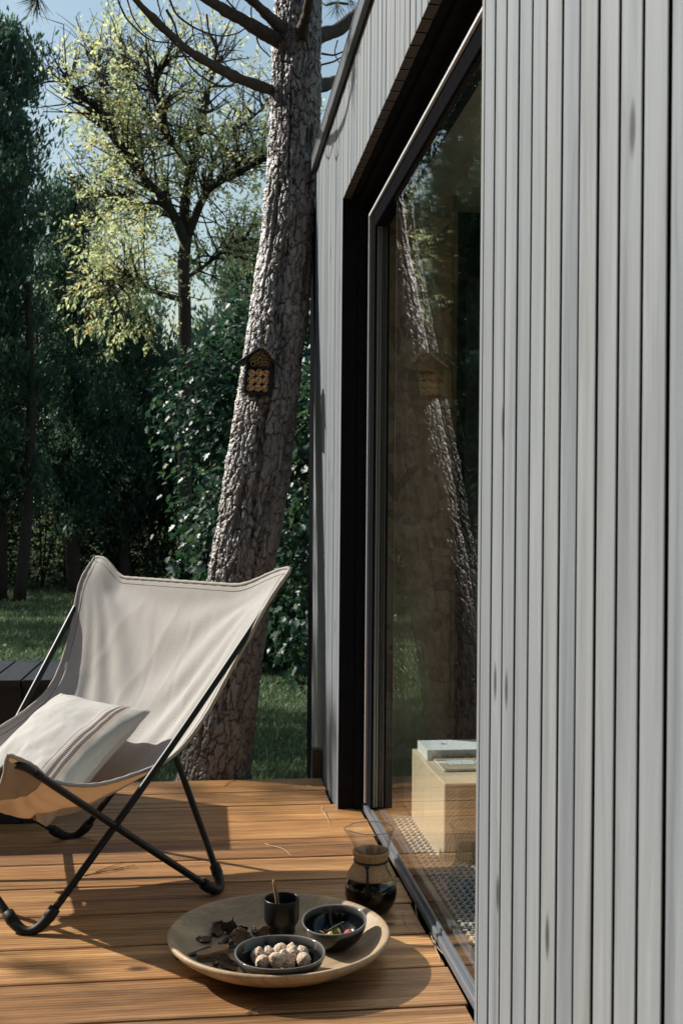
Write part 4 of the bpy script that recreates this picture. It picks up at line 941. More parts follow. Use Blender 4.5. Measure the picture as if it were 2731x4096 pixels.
# walnuts
def nut_mat():
    g = G('walnut_shell'); o = g.coord(); v = g.seeded(o, 9); n = g.noise(v, 130, 4, .65); n2 = g.noise(v, 40, 3)
    pit = g.attr('pit')
    c = g.ramp(n2, [(.3, (.54, .40, .28)), (.7, (.72, .58, .44))]); c = g.mix(pit, c, (.13, .07, .04)); c = g.mix(g.ramp(n, [(.62, 0.0), (.75, .7)]), c, (.2, .12, .07))
    return g.done(g.bsdf(c, .75, g.bump(n, .4, .0015), spec=.25))
MAT['nut'] = nut_mat(); MAT['husk'] = simple('dry_husk', (.045, .03, .02), .9, noise=.7, nscale=120, bump=.8); MAT['husk_in'] = simple('husk_inside', (.14, .09, .05), .9, noise=.7, nscale=90, bump=.6)
def nut_mesh(seed):
    a = np.linspace(0, 2 * np.pi, 49)[:-1]; b = np.linspace(0.04, np.pi - .04, 29); AA, BB = np.meshgrid(a, b, indexing='ij')
    D = np.stack([np.sin(BB) * np.cos(AA), np.sin(BB) * np.sin(AA), np.cos(BB)], -1)
    ws = D * 4.0 + .8 * (np.stack([fbm(D * 2 + k * 5, 2, seed + k) for k in range(3)], -1) - .5)
    rg_ = 1 - np.abs(2 * fbm(ws, 3, seed) - 1) ** .7
    rr = 1 + .0 * AA - .14 * np.clip(rg_ - .5, 0, 1) * 2.0 + .035 * (fbm(D * 6, 3, seed + 3) - .5)
    seam = np.exp(-(D[..., 1] / .10) ** 2); rr = rr * (1 - .12 * np.exp(-(D[..., 1] / .055) ** 2) * 0) + .11 * seam - .09 * np.exp(-(D[..., 1] / .028) ** 2)
    V = D * rr[..., None] * [.0185, .0165, .0172]; V[..., 0] += .003 * np.sign(V[..., 0]) * np.clip(np.abs(D[..., 0]) - .85, 0, 1) * 6
    return npmesh('walnut', V.reshape(-1, 3), gridfaces(48, 29, True), MAT['nut'], True, [('pit', 'POINT', np.clip((rg_ - .72) * 3.2, 0, 1).ravel())])
NM = [nut_mesh(s_) for s_ in (3, 14, 25)]
NL = ['walnut at the far left of the heap in the wide bowl', 'walnut second from the left at the back of the bowl', 'walnut at the front left of the heap in the bowl', 'walnut at the back middle of the heap in the bowl', 'walnut just left of centre at the front of the bowl', 'topmost walnut in the middle of the bowl', 'walnut right of the middle of the heap', 'walnut at the back right of the heap in the bowl', 'walnut at the far right of the heap in the bowl', 'large walnut at the front right of the bowl', 'walnut at the front centre, half hidden by the bowl rim', 'walnut deep in the left half of the heap', 'walnut deep in the right half of the heap']
spots = [(795, 895, 0), (865, 905, 0), (1015, 925, 0), (1100, 835, 1), (1060, 945, 0), (1135, 930, 1), (1230, 885, 1), (1280, 800, 1), (1395, 870, 1), (1345, 945, 1), (960, 875, 0), (905, 965, 1), (1145, 1010, 1)]
for i, (px_, py_, lv) in enumerate([(830, 900, .030), (960, 875, .028), (915, 965, .040), (1100, 835, .034), (1060, 950, .044), (1135, 930, .036), (1230, 885, .040), (1275, 800, .034), (1395, 855, .036), (1345, 945, .042), (1175, 985, .026), (1000, 900, .016), (1290, 870, .018)]):
    p = ground(700 + px_ * .3827, 3480 + py_ * .3827, TZ + lv)
    d = p[:2] - B1[:2]; L = np.linalg.norm(d); lim = .068
    if L > lim: p[:2] = B1[:2] + d / L * lim
    o = inst('walnut', NM[i % 3], None, tuple(p), (rng.uniform(0, 6), rng.uniform(0, 6), rng.uniform(0, 6)), (.95 * rng.uniform(.90, 1.08),) * 3)
    tag(o, NL[i], 'walnut', 'walnuts in the wide bowl')
# walnut half on the bowl front
def shard(seed, sx, sy, sz, span=(1.9, 1.5), rough=.22):
    n = 18; a = np.linspace(-1, 1, n); AA, BB = np.meshgrid(a, a, indexing='ij'); rg_ = np.random.default_rng(seed)
    edge = .55 + .75 * (fbm(np.stack([np.arctan2(BB, AA) * 1.6 + seed, BB * 0, AA * 0], -1), 3, seed))
    mx = np.maximum(np.abs(AA), np.abs(BB)) + 1e-9; rr = np.hypot(AA, BB) + 1e-9; X_, Y_ = AA * mx / rr * edge, BB * mx / rr * edge
    th1, th2 = X_ * span[0] * .8, Y_ * span[1] * .8
    D = np.stack([np.sin(th1), np.cos(th1) * np.sin(th2), -np.cos(th1) * np.cos(th2)], -1)
    D = D * (1 + rough * (fbm(np.stack([X_ * 2.4, Y_ * 2.4, X_ * 0 + seed], -1), 4, seed) - .5))[..., None]
    D += .34 * (np.stack([fbm(np.stack([X_ * 4 + k, Y_ * 4, X_ * 0 + seed], -1), 3, seed + k) for k in range(3)], -1) - .5)
    V = D * [sx, sy, sz]; V[..., 2] += sz; return V.reshape(-1, 3), gridfaces(n, n)
HSP = [(770, 760, .020, 1, (0.2, .1, .4), 'small curled piece of walnut husk at the left of the tray'), (850, 730, .024, 2, (.6, -.3, 1.2), 'jagged walnut husk piece behind the folding tool'), (920, 740, .024, 3, (.3, .9, 2.0), 'upright dark husk piece on the tray'),
       (955, 768, .026, 4, (.9, .2, .3), 'large cracked husk piece beside the walnut bowl'), (905, 775, .018, 5, (0, .6, 3.0), 'small dark husk piece in the heap on the tray'), (1010, 745, .021, 6, (1.1, .3, 1.5), 'pointed husk shard next to the cup'), (1045, 742, .018, 7, (1.3, -.4, .6), 'leafy husk shard touching the cup foot'),
       (900, 3870 - 3100, .026, 8, (.5, .4, .2), 'open walnut husk half at the front left of the tray'), (862, 3862 - 3100, .012, 9, (.2, .2, 2.2), 'tiny husk crumb beside the open husk half'), (975, 735, .017, 10, (.7, -.6, 4.1), 'ragged husk flake behind the large cracked one')]
for px_, py_, s_, sd, rt, lb in HSP:
    Y_ = 3000 + py_ if py_ < 3000 else py_
    if sd in (8, 9): Y_ = 3100 + py_
    p = ground(px_, Y_ + 8, TZ)
    dd = p[:2] - TC[:2]; L = np.linalg.norm(dd)
    if L > .185: p[:2] = TC[:2] + dd / L * .185
    V, Fc = shard(sd, s_, s_ * .85, s_ * .75); V = V @ np.array(Matrix.Rotation(rt[2], 3, 'Z') @ Matrix.Rotation(rt[1], 3, 'Y') @ Matrix.Rotation(rt[0], 3, 'X')).T
    V[:, 2] -= V[:, 2].min() - .0005
    o = obj('walnut_husk', (V, Fc), MAT['husk_in'], None, True, loc=tuple(p)); m = o.modifiers.new('thickness', 'SOLIDIFY'); m.thickness = .002; m.offset = 1
    o.data.materials.append(MAT['husk']); m.material_offset = 1; m.material_offset_rim = 0
    tag(o, lb, 'walnut husk', 'walnut husks on the tray')
# folding tool
ta, tb = ground(792, 3828, TZ + .016), ground(914, 3790, TZ + .016); td = unit((tb - ta) * [1, 1, 0]); TL = float(np.linalg.norm(tb - ta))
tool = thing('folding_tool', 'folding multi tool with wooden scales lying on the tray', 'folding tool', tuple(np.array([*((ta + tb) / 2)[:2], TZ])), math.atan2(td[1], td[0]))
def slab(L, w0, w1, z0, z1, n=14):
    q = np.linspace(-1, 1, n); hw_ = (w0 + (w1 - w0) * (q + 1) / 2) * (1 - .65 * np.abs(q) ** 8); cyv = .004 * q ** 2
    top = np.concatenate([np.stack([q * L / 2, cyv + hw_], -1), np.stack([q * L / 2, cyv - hw_], -1)[::-1]]); m = len(top)
    V = np.concatenate([np.c_[top, np.full(m, z0)], np.c_[top, np.full(m, z1)]])
    return V, [list(range(m))[::-1], list(range(m, 2 * m))] + [(i, (i + 1) % m, m + (i + 1) % m, m + i) for i in range(m)]
obj('scale', slab(TL, .0125, .0135, .0145, .0205), MAT['handle_flat'] if 'handle_flat' in MAT else MAT['handle'], tool)
for k, (z0, z1) in enumerate([(.0105, .0125), (.0065, .0085), (.003, .005)]): obj('liner', slab(TL * .97, .0118, .0128, z0, z1), MAT['metal'], tool)
obj('scale', slab(TL, .0125, .0135, .0004, .0026), MAT['handle'], tool)
MAT['tool_dark'] = simple('dark_steel', (.05, .055, .06), .35, .6)
obj('arm', xf(slab(.10, .0045, .007, .011, .0155), Matrix.Translation(Vector((-.035, .024, 0))) @ Matrix.Rotation(R(5), 4, 'Z')), MAT['tool_dark'], tool)
obj('arm', xf(slab(.06, .004, .0055, .008, .012), Matrix.Translation(Vector((.062, .006, 0))) @ Matrix.Rotation(R(-18), 4, 'Z')), MAT['tool_dark'], tool)
obj('jaw', xf(slab(.045, .007, .003, .007, .0145), Matrix.Translation(Vector((.055, .020, 0))) @ Matrix.Rotation(R(12), 4, 'Z')), MAT['tool_dark'], tool)
obj('spring', tube(spline([(-.045, .010, .012), (-.066, .012, .012), (-.072, .002, .010), (-.062, -.006, .008), (-.045, -.004, .008)], 24), .0009, 6), MAT['metal'], tool)
obj('rivet', xf(lathe([(0, .0012), (.0022, .0008), (.0026, 0)], 12), Matrix.Translation(Vector((.028, .003, .0205)))), MAT['metal'], tool)

# berries, twigs, leaf in the smaller bowl
MAT['berry_red'] = simple('red_berry', (.42, .055, .02), .45, noise=.35, nscale=300, bump=.5); MAT['berry_orange'] = simple('orange_berry', (.55, .20, .04), .45, noise=.3, nscale=300, bump=.4)
MAT['berry_yellow'] = simple('yellow_green_berry', (.36, .30, .05), .4, noise=.3, nscale=250); MAT['berry_dark'] = simple('dark_red_berry', (.13, .015, .01), .4, noise=.4, nscale=250)
MAT['olive'] = simple('olive_leaf', (.13, .17, .075), .5, noise=.25, nscale=80); MAT['stalk'] = simple('dry_stalk', (.30, .24, .12), .8)
def berry_mesh(nm, mat):
    a = np.linspace(0, 2 * np.pi, 21)[:-1]; b = np.linspace(.05, np.pi - .05, 13); AA, BB = np.meshgrid(a, b, indexing='ij'); D = np.stack([np.sin(BB) * np.cos(AA), np.sin(BB) * np.sin(AA), np.cos(BB)], -1)
    V = D * (1 + .08 * (fbm(D * 9, 2, 3) - .5))[..., None]; return npmesh('berry', V.reshape(-1, 3), gridfaces(20, 13, True), mat, True)
BM = {k: berry_mesh(k, MAT['berry_' + k]) for k in ('red', 'orange', 'yellow', 'dark')}
for px_, py_, kind, r_, zz_, lb in [(965, 705, 'yellow', .0118, .034, 'large yellow-green berry in the middle of the small bowl'), (1105, 725, 'red', .0112, .034, 'bright red berry at the right of the small bowl'), (1130, 745, 'orange', .0085, .026, 'pale orange berry under the bright red one'),
        (905, 735, 'yellow', .0085, .026, 'small yellow berry left of the large one'), (925, 755, 'dark', .0105, .022, 'dark red berry in the middle of the small bowl'), (965, 765, 'orange', .008, .020, 'orange berry below the large yellow-green one'), (990, 750, 'yellow', .0085, .024, 'olive-yellow berry right of the large one'),
        (860, 765, 'yellow', .0095, .022, 'brownish yellow berry at the left of the small bowl'), (845, 705, 'dark', .0085, .026, 'dark red berry half hidden among the stalks'), (1065, 765, 'red', .0075, .020, 'small red berry at the front of the small bowl'), (800, 750, 'dark', .0095, .018, 'dark berry at the left side of the small bowl')]:
    p = ground(1000 + px_ * .357, 3480 + py_ * .357, TZ + zz_); d = p[:2] - B2[:2]; L = np.linalg.norm(d); lim = .046
    if L > lim: p[:2] = B2[:2] + d / L * lim
    o = inst('berry', BM[kind], None, tuple(p), (rng.uniform(0, 6), 0, rng.uniform(0, 6)), (r_,) * 3); tag(o, lb, 'berry', 'berries in the small bowl')
def stalk(pts, z, r_, lb, ox=1000, oy=3480, sc_=.357, name='berry_stalk'):
    P = []
    for i, (a, b) in enumerate(pts):
        p = ground(ox + a * sc_, oy + b * sc_, TZ + (z[i] if isinstance(z, (list, tuple)) else z)); d = p[:2] - B2[:2]; L = np.linalg.norm(d)
        if L > .062: p[:2] = B2[:2] + d / L * .062
        P.append(p)
    P = spline(np.array(P), 20); o = obj(name, (P[:1] * 0, []), None)
    bpy.data.objects.remove(o); o = obj(name, (lambda g_: (g_[0] - P[0], g_[1]))(tube(P, np.linspace(r_, r_ * .6, 20), 6)), MAT['stalk'], None, True, loc=tuple(P[0]))
    tag(o, lb, 'stalk', 'berry stalks in the small bowl')
stalk([(720, 695), (790, 690), (830, 720), (800, 770)], [.03, .038, .036, .026], .0010, 'curved dry stalk at the left of the small bowl')
stalk([(1075, 690), (1040, 650), (1018, 600), (1055, 588)], [.034, .044, .052, .055], .0011, 'stalk curling up against the far side of the small bowl')
stalk([(985, 665), (1005, 700), (1010, 740), (985, 775)], [.045, .042, .036, .03], .0012, 'branched stalk over the middle berries')
stalk([(770, 735), (800, 765), (830, 780)], [.03, .03, .028], .0013, 'short pale stalk at the front left of the small bowl')
stalk([(1045, 735), (1040, 765), (1030, 790)], [.036, .032, .03], .0011, 'short stalk beside the bright red berry')
lp0, lp1 = ground(1000 + 870 * .357, 3480 + 690 * .357, TZ + .040), ground(1000 + 1030 * .357, 3480 + 600 * .357, TZ + .052)
ld = unit(lp1 - lp0); lw = unit(np.cross(ld, [0, .5, 1])); q = np.linspace(0, 1, 10); LL = float(np.linalg.norm(lp1 - lp0)); wdt = .007 * np.sin(np.pi * q) ** .7
Vl = np.concatenate([ld * (q * LL)[:, None] + lw * s_ * wdt[:, None] + np.array([0, 0, .002]) * np.abs(s_) for s_ in (-1, 0, 1)])
lo = obj('olive_leaf', (Vl, [(k * 10 + i, k * 10 + i + 1, (k + 1) * 10 + i + 1, (k + 1) * 10 + i) for k in range(2) for i in range(9)]), MAT['olive'], None, True, loc=tuple(lp0)); lo.modifiers.new('t', 'SOLIDIFY').thickness = .0006
tag(lo, 'narrow grey-green leaf lying over the berries', 'leaf')

# ================================================================== coffee maker
MAT['pot_glass'] = thin_glass('pot_glass', (.95, .955, .95), .05, edge=(.35, .36, .34))
MAT['coffee'] = simple('black_coffee', (.003, .002, .0016), .1, spec=.15); 
def cork_mat():
    g = G('cork'); o = g.coord(); n = g.noise(o, 420, 3, .6); n2 = g.noise(o, 120, 3)
    c = g.ramp(n, [(.32, (.17, .09, .04)), (.45, (.46, .275, .14)), (.7, (.58, .375, .21))]); c = g.mix(g.ramp(n2, [(.4, 0.0), (.7, .4)]), c, (.28, .16, .08))
    return g.done(g.bsdf(c, .8, g.bump(n, .3, .001), spec=.2))
MAT['cork'] = cork_mat(); MAT['leather'] = simple('black_leather_cord', (.012, .011, .011), .5, spec=.4)
PC = np.array([.436, 2.748, .0008])
pot = thing('coffee_maker', 'glass pour-over coffee maker with cork collar and leather tie beside the sill', 'coffee maker', tuple(PC), R(180))
prof = [(.0, .003), (.040, .002), (.050, .006), (.0605, .020), (.0665, .042), (.0668, .055), (.0635, .075), (.055, .094), (.044, .112), (.0365, .126), (.0355, .132), (.0385, .142), (.047, .170), (.0560, .200), (.0600, .2135)]
V, Fc = lathe(spline(np.array([(a, 0, b) for a, b in prof]), 70)[:, [0, 2]], 96)
def spout(V):
    V = V.copy(); ang = np.arctan2(V[:, 1], V[:, 0]); k = np.clip((V[:, 2] - .168) / .046, 0, 1) ** 1.6 * np.exp(-(ang / .30) ** 2)
    rr = np.hypot(V[:, 0], V[:, 1]); V[:, 0] *= 1 + k * .011 / np.maximum(rr, .01); V[:, 1] *= 1 + k * .011 / np.maximum(rr, .01) * .3; V[:, 2] -= k * .002; return V
obj('flask', (spout(V), Fc), MAT['pot_glass'], pot, True)
rimP = np.stack([.0600 * np.cos(np.linspace(0, 2 * np.pi, 97)), .0600 * np.sin(np.linspace(0, 2 * np.pi, 97)), np.full(97, .2135)], -1)
MAT['rim_glass'] = G('glass_rim'); MAT['rim_glass'] = MAT['rim_glass'].done(MAT['rim_glass'].bsdf((.75, .78, .76), .08, None, spec=.6, **{'Transmission Weight': .85, 'IOR': 1.35}))
obj('rim', tube(spout(rimP), .0011, 6, caps=False), MAT['rim_glass'], pot, True)
ins_ = [(a - .0022, b + .0016) for a, b in prof if b < .068 and a > .01]
cof = [(0, .0045)] + ins_ + [(.0628, .069), (.0622, .0715), (.0, .0712)]
obj('coffee', lathe(spline(np.array([(a, 0, b) for a, b in cof[:-2]]), 24)[:, [0, 2]].tolist() + [(.0615, .0713), (0, .0712)], 72), MAT['coffee'], pot, True)
col_out = [(.0615, .090), (.0625, .0925), (.0615, .0955), (.052, .112), (.0425, .127), (.0412, .131), (.0432, .137), (.0475, .152), (.0485, .1555), (.0470, .1570), (.0440, .156), (.0395, .141), (.0378, .131), (.0395, .126), (.049, .110), (.0585, .094)]
coll = obj('cork_collar', lathe(col_out, 96, close=True), MAT['cork'], pot, True)
obj('collar_seam', tube(np.array([[.0455, .0325 * 0 + .042, .1005], [.037, .0345, .116], [.0315, .0300, .127]]) * [-1, 1, 1] + [0, .0005, .0006], .0009, 5), MAT['leather'], coll)
thp = np.linspace(0, 2 * np.pi, 73); obj('cord', tube(np.stack([.0430 * np.cos(thp), .0430 * np.sin(thp), np.full(73, .1315)], -1), .0026, 8, caps=False), MAT['leather'], pot, True)
kx_, ky_ = .0455 * math.cos(R(68)), .0455 * math.sin(R(68))
bd = obj('bead', xf(lathe([(0, .0055), (.004, .0045), (.0058, 0), (.004, -.0045), (0, -.0055)], 16), Matrix.Translation(Vector((kx_, ky_ + .002, .127)))), MAT['leather'], pot, True)
for s_ in (-1, 1):
    tp = np.array([(kx_ + s_ * .001, ky_ + .003, .125), (kx_ + s_ * .0015 + .001, ky_ + .016, .108), (kx_ + s_ * .002 + .002, ky_ + .0245, .090), (kx_ + s_ * .001 + .003, ky_ + .0255, .072), (kx_ + s_ * .004 + .006, ky_ + .0265, .060), (kx_ + .0085, ky_ + .0265, .054)])
    obj('tie', tube(spline(tp, 20), .0016, 6), MAT['leather'], pot, True)

# ================================================================== pine needles on the boards
MAT['dry_needle'] = simple('dry_needle', (.52, .40, .25), .6); MAT['dark_needle'] = simple('brown_needle', (.14, .08, .045), .7)
def dneedle(pts, ox, oy, sc_, lb, mat='dry_needle', r_=.0012, lift=.003):
    P = np.array([ground(ox + a * sc_, oy + b * sc_, .0) for a, b in pts]); P = spline(P, 16); q = np.linspace(0, 1, 16); P[:, 2] = r_ + lift * np.sin(np.pi * q) * (.4 + .6 * q)
    o = obj('pine_needle', (lambda g_: (g_[0] - P[0] * [1, 1, 0], g_[1]))(tube(P, r_ * (1 - .5 * q), 5)), MAT[mat], None, True, loc=(P[0][0], P[0][1], 0)); tag(o, lb, 'pine needle', 'dry pine needles on the deck')
d4, d3, d5 = (900, 3080, .4464), (0, 3100, .6378), (600, 3250, .861)
dneedle([(620, 150), (710, 175), (780, 188), (880, 182)], *d4, 'long pale pine needle on the back boards near the cabin wall')
dneedle([(735, 140), (785, 170), (835, 186)], *d4, 'short pale pine needle crossing the long one near the wall')
dneedle([(868, 335), (868, 372), (905, 422), (945, 495)], *d4, 'bent pale needle on the boards in front of the dark jamb', r_=.0016)
dneedle([(870, 338), (892, 378), (912, 412)], *d4, 'short needle joined to the bent one before the jamb')
dneedle([(362, 665), (400, 684), (490, 708), (545, 736), (593, 778)], *d4, 'curved pale needle on the sunlit board left of the coffee maker')
dneedle([(380, 672), (460, 673), (640, 664), (765, 660)], *d4, 'straight dark strand on the sunlit board', 'dark_needle', .001)  # thin straight dark strand laid along the board
dneedle([(0, 148), (40, 118), (118, 85)], *d4, 'brown needle at the back edge of the deck', 'dark_needle')
dneedle([(525, 636), (620, 618), (740, 602), (865, 586)], *d3, 'lowest brown needle of the bundle under the chair tube', 'dark_needle')
dneedle([(530, 634), (700, 606), (845, 570)], *d3, 'middle brown needle of the bundle under the chair tube', 'dark_needle', .0014)
dneedle([(600, 612), (690, 585), (780, 548)], *d3, 'upper brown needle of the bundle under the chair tube', 'dark_needle')
dneedle([(440, 408), (520, 404), (595, 421)], *d3, 'faint needle beside the rear chair foot', 'dark_needle')
dneedle([(1175, 460), (1188, 522), (1245, 568)], *d5, 'thin needle in the shade between coffee maker and sill')
dneedle([(1232, 435), (1238, 482), (1248, 540)], *d5, 'upright thin needle in the shade near the sill')
dneedle([(1300, 560), (1320, 622), (1350, 700)], *d5, 'brown needle lying along the sill edge')
dneedle([(1318, 598), (1338, 640), (1362, 664)], *d5, 'short needle crossing the one along the sill')
dneedle([(440, 946), (500, 912), (640, 884), (690, 870)], *d5, 'long curved needle on the boards in front of the tray', 'dark_needle', .0013)
dneedle([(445, 948), (530, 925), (640, 906)], *d5, 'second needle in front of the tray', 'dark_needle')

# ================================================================== things inside the cabin
MAT['block'] = wood_mat('pale_timber_block', 2, (.78, .68, .53), (.70, .59, .44), (.56, .44, .30), grain=26, rough=.65, bump=.2, knot=False, seed=False)
def endgrain():
    g = G('block_end_grain'); o = g.coord(); x, y, z = g.sep(o)[:3]
    r_ = g.math('SQRT', g.math('ADD', g.math('POWER', g.math('SUBTRACT', x, .16), 2.0), g.math('POWER', g.math('SUBTRACT', z, .02), 2.0))); w_ = g.noise(o, 8, 3)
    s_ = g.math('SINE', g.math('MULTIPLY', g.math('ADD', r_, g.math('MULTIPLY', w_, .03)), 620))
    return g.done(g.bsdf(g.ramp(s_, [(0, (.36, .25, .15)), (1, (.55, .42, .27))]), .7, spec=.3))
blk = obj('timber_block', box(0, .46, 0, .478, 0, .23, .003), MAT['block'], None, loc=(.684, 3.0, .0305)); blk.data.materials.append(endgrain())
for p in blk.data.polygons:
    if abs(p.normal.y) > .9: p.material_index = 1
tag(blk, 'square block of pale solid timber serving as a low table indoors', 'timber block')
BT = .2605
MAT['paper'] = simple('white_cover', (.88, .90, .90), .45, spec=.4); MAT['pages'] = simple('book_pages', (.62, .59, .53), .8, noise=.12, nscale=400); MAT['kraft'] = simple('kraft_paper', (.43, .34, .235), .85, noise=.25, nscale=140, bump=.3)
MAT['print'] = simple('black_print', (.03, .03, .03), .7); MAT['print_grey'] = simple('grey_print', (.33, .33, .33), .7)
def text_mesh(body, size, name, mat, parent, M):
    cu = bpy.data.curves.new('lettering', 'FONT'); cu.body = body; cu.size = size; cu.align_x = 'LEFT'
    tmp = bpy.data.objects.new('lettering_tmp', cu); COL.objects.link(tmp)
    me = bpy.data.meshes.new_from_object(tmp); bpy.data.objects.remove(tmp); me.name = name; me.materials.clear(); me.materials.append(mat)
    o = bpy.data.objects.new(name, me); link(o, parent); o.matrix_local = M; return o
k0, k1 = ground(1708, 3043, BT), ground(1670, 3003, BT)
bdir = unit((k1 - k0) * [1, 1, 0]); bang = math.atan2(-bdir[0], bdir[1]); BD = float(np.linalg.norm(k1 - k0)); BH = .0315
book = thing('book', 'thick white book lying flat on the timber block behind the glass', 'book', (k0[0], k0[1], BT + .0006), bang)
obj('cover', box(0, .30, 0, max(BD, .15), .0, BH, .0008), MAT['paper'], book)
up = Matrix.Rotation(R(90), 4, 'X') @ Matrix.Rotation(R(180), 4, 'Z')
obj('spine_panel', box(.028, .296, -.0008, -.0001, .003, BH - .003), simple('greige_spine', (.52, .50, .47), .6), book)  # flat greige panel across most of the spine
text_mesh('Yoga', .011, 'lettering', MAT['print'], book, Matrix.Translation(Vector((.142, -.0012, .0175))) @ up)
text_mesh('Functional Energy', .0075, 'lettering', MAT['print_grey'], book, Matrix.Translation(Vector((.068, -.0012, .0135))) @ up)
for (ex, ey, ew, ea) in [(0, .000, .006, 0), (-.004, .007, .007, .6), (.004, .007, .007, -.6), (0, .010, .005, 1.57), (.0, -.005, .009, 0)]:
    obj('emblem', xf(box(-ew, ew, -.0011, .0011, 0, .0003), Matrix.Translation(Vector((.072 + ex, .085 + ey, BH + .0004))) @ Matrix.Rotation(ea, 4, 'Z')), MAT['print_grey'], book)
n0, n1 = ground(1776, 3090, BT), ground(1727, 3040, BT); nd = unit((n1 - n0) * [1, 1, 0]); nang = math.atan2(-nd[0], nd[1]); ND = float(np.linalg.norm(n1 - n0))
nb = thing('notebook', 'kraft paper notebook with torn cover in front of the white book', 'notebook', (n0[0], n0[1], BT + .0006), nang)
obj('pages', box(.002, .20, .003, ND - .003, .0016, .0062), MAT['paper'], nb)
obj('back_cover', box(0, .205, 0, ND, 0, .0014), MAT['kraft'], nb)
def torn(z, x0, x1, y0, y1, amp, seed, edge):
    n = 40; q = np.linspace(0, 1, n); xs = x0 + (x1 - x0) * q; j = amp * (fbm(np.stack([q * 14, q * 0 + seed, q * 0], -1), 4, seed) - .5)
    lo_, hi_ = np.full(n, y0), np.full(n, y1)
    if edge == 'hi': hi_ = hi_ + j
    else: lo_ = lo_ + j
    V = np.concatenate([np.c_[xs, lo_, np.full(n, z)], np.c_[xs, hi_, np.full(n, z)], np.c_[xs, lo_, np.full(n, z + .0012)], np.c_[xs, hi_, np.full(n, z + .0012 + .004 * np.abs(j) / amp * 0)]])
    F_ = []
    for i in range(n - 1): F_ += [(i, n + i, n + i + 1, i + 1), (2 * n + i, 2 * n + i + 1, 3 * n + i + 1, 3 * n + i), (i, i + 1, 2 * n + i + 1, 2 * n + i), (n + i, 3 * n + i, 3 * n + i + 1, n + i + 1)]
    return V, F_
obj('torn_cover', torn(.0064, 0, .205, 0, ND * .50, .018, 4, 'hi'), MAT['kraft'], nb)
obj('torn_cover', torn(.0066, 0, .205, ND * .70, ND, .014, 6, 'lo'), MAT['kraft'], nb)
tq = np.linspace(0, 1, 60); obj('twine', tube(np.stack([.085 + .045 * tq, ND * .93 + .002 * np.sin(tq * 30), .0105 + .0015 * np.cos(tq * 40)], -1), .0028 + .0006 * np.sin(tq * 120), 8), simple('jute', (.50, .40, .26), .9, noise=.4, nscale=500), nb)
def check_mat():
    g = G('squared_print'); o = g.coord(); x, y, z = g.sep(o)[:3]
    m_ = g.math('MAXIMUM', g.math('GREATER_THAN', g.math('SINE', g.math('MULTIPLY', x, 900)), .6), g.math('GREATER_THAN', g.math('SINE', g.math('MULTIPLY', y, 900)), .6))
    return g.done(g.bsdf(g.mix(m_, (.82, .84, .84), (.50, .55, .57)), .6))
cardp = ground(1802, 3058, BT + .010)
card = obj('card', (np.array([(0, 0, 0), (.075, -.004, 0), (.085, .055, 0), (.018, .060, 0), (-.012, .045, 0), (0, 0, .0008), (.075, -.004, .0008), (.085, .055, .0008), (.018, .060, .0008), (-.012, .045, .0008)]), [(4, 3, 2, 1, 0), (5, 6, 7, 8, 9)] + [(i, (i + 1) % 5, 5 + (i + 1) % 5, 5 + i) for i in range(5)]), check_mat(), None, loc=(cardp[0], cardp[1], BT + .0085))
card.rotation_euler = (0, 0, nang); tag(card, 'torn white squared paper card on the kraft notebook', 'card')
# doormat
mat_ = thing('doormat', 'woven black and white doormat on the floor behind the glass', 'doormat', (.617, 2.42, .0305))
MAT['mat_dark'] = simple('mat_base', (.035, .033, .032), .9); MAT['mat_yarn'] = simple('mat_yarn', (.66, .64, .60), .85)
MW, ML = .46, 1.06
obj('base', box(0, MW, 0, ML, 0, .004), MAT['mat_dark'], mat_)
gs = []
for i in range(24):
    x = (i + .5) * MW / 24; gs.append(box(x - .0022, x + .0022, .004, ML - .004, .0041, .0062))
for j in range(74):
    y = (j + .5) * ML / 74
    for i in range(0, 24):
        x = (i + (.0 if j % 2 else .5)) * MW / 24
        if x + .011 < MW: gs.append(box(x + .001, x + .0115, y - .0030, y + .0030, .0063, .0085))
stuff(obj('weave', join(*gs), MAT['mat_yarn'], mat_))
# dark exercise chart standing indoors
chp = at(1800, 2100, 4.0)
ch = thing('exercise_chart', 'dark wall chart with faint vertical exercise names inside the cabin', 'chart', (1.055, 4.3, .70))
obj('board', box(0, .30, 0, .008, -.66, 1.3), simple('chart_black', (.012, .013, .015), .5), ch)
MAT['chart_ink'] = simple('chart_ink', (.055, .058, .06), .7)
def vert(body, x, z): return text_mesh(body, .012, 'lettering', MAT['chart_ink'], ch, Matrix.Translation(Vector((x, -.001, z))) @ Matrix.Rotation(R(90), 4, 'X') @ Matrix.Rotation(R(-90), 4, 'Z'))
vert('RAISED LEG PLANK', .020, .33); vert('LATERAL LUNGE', .018, .17)

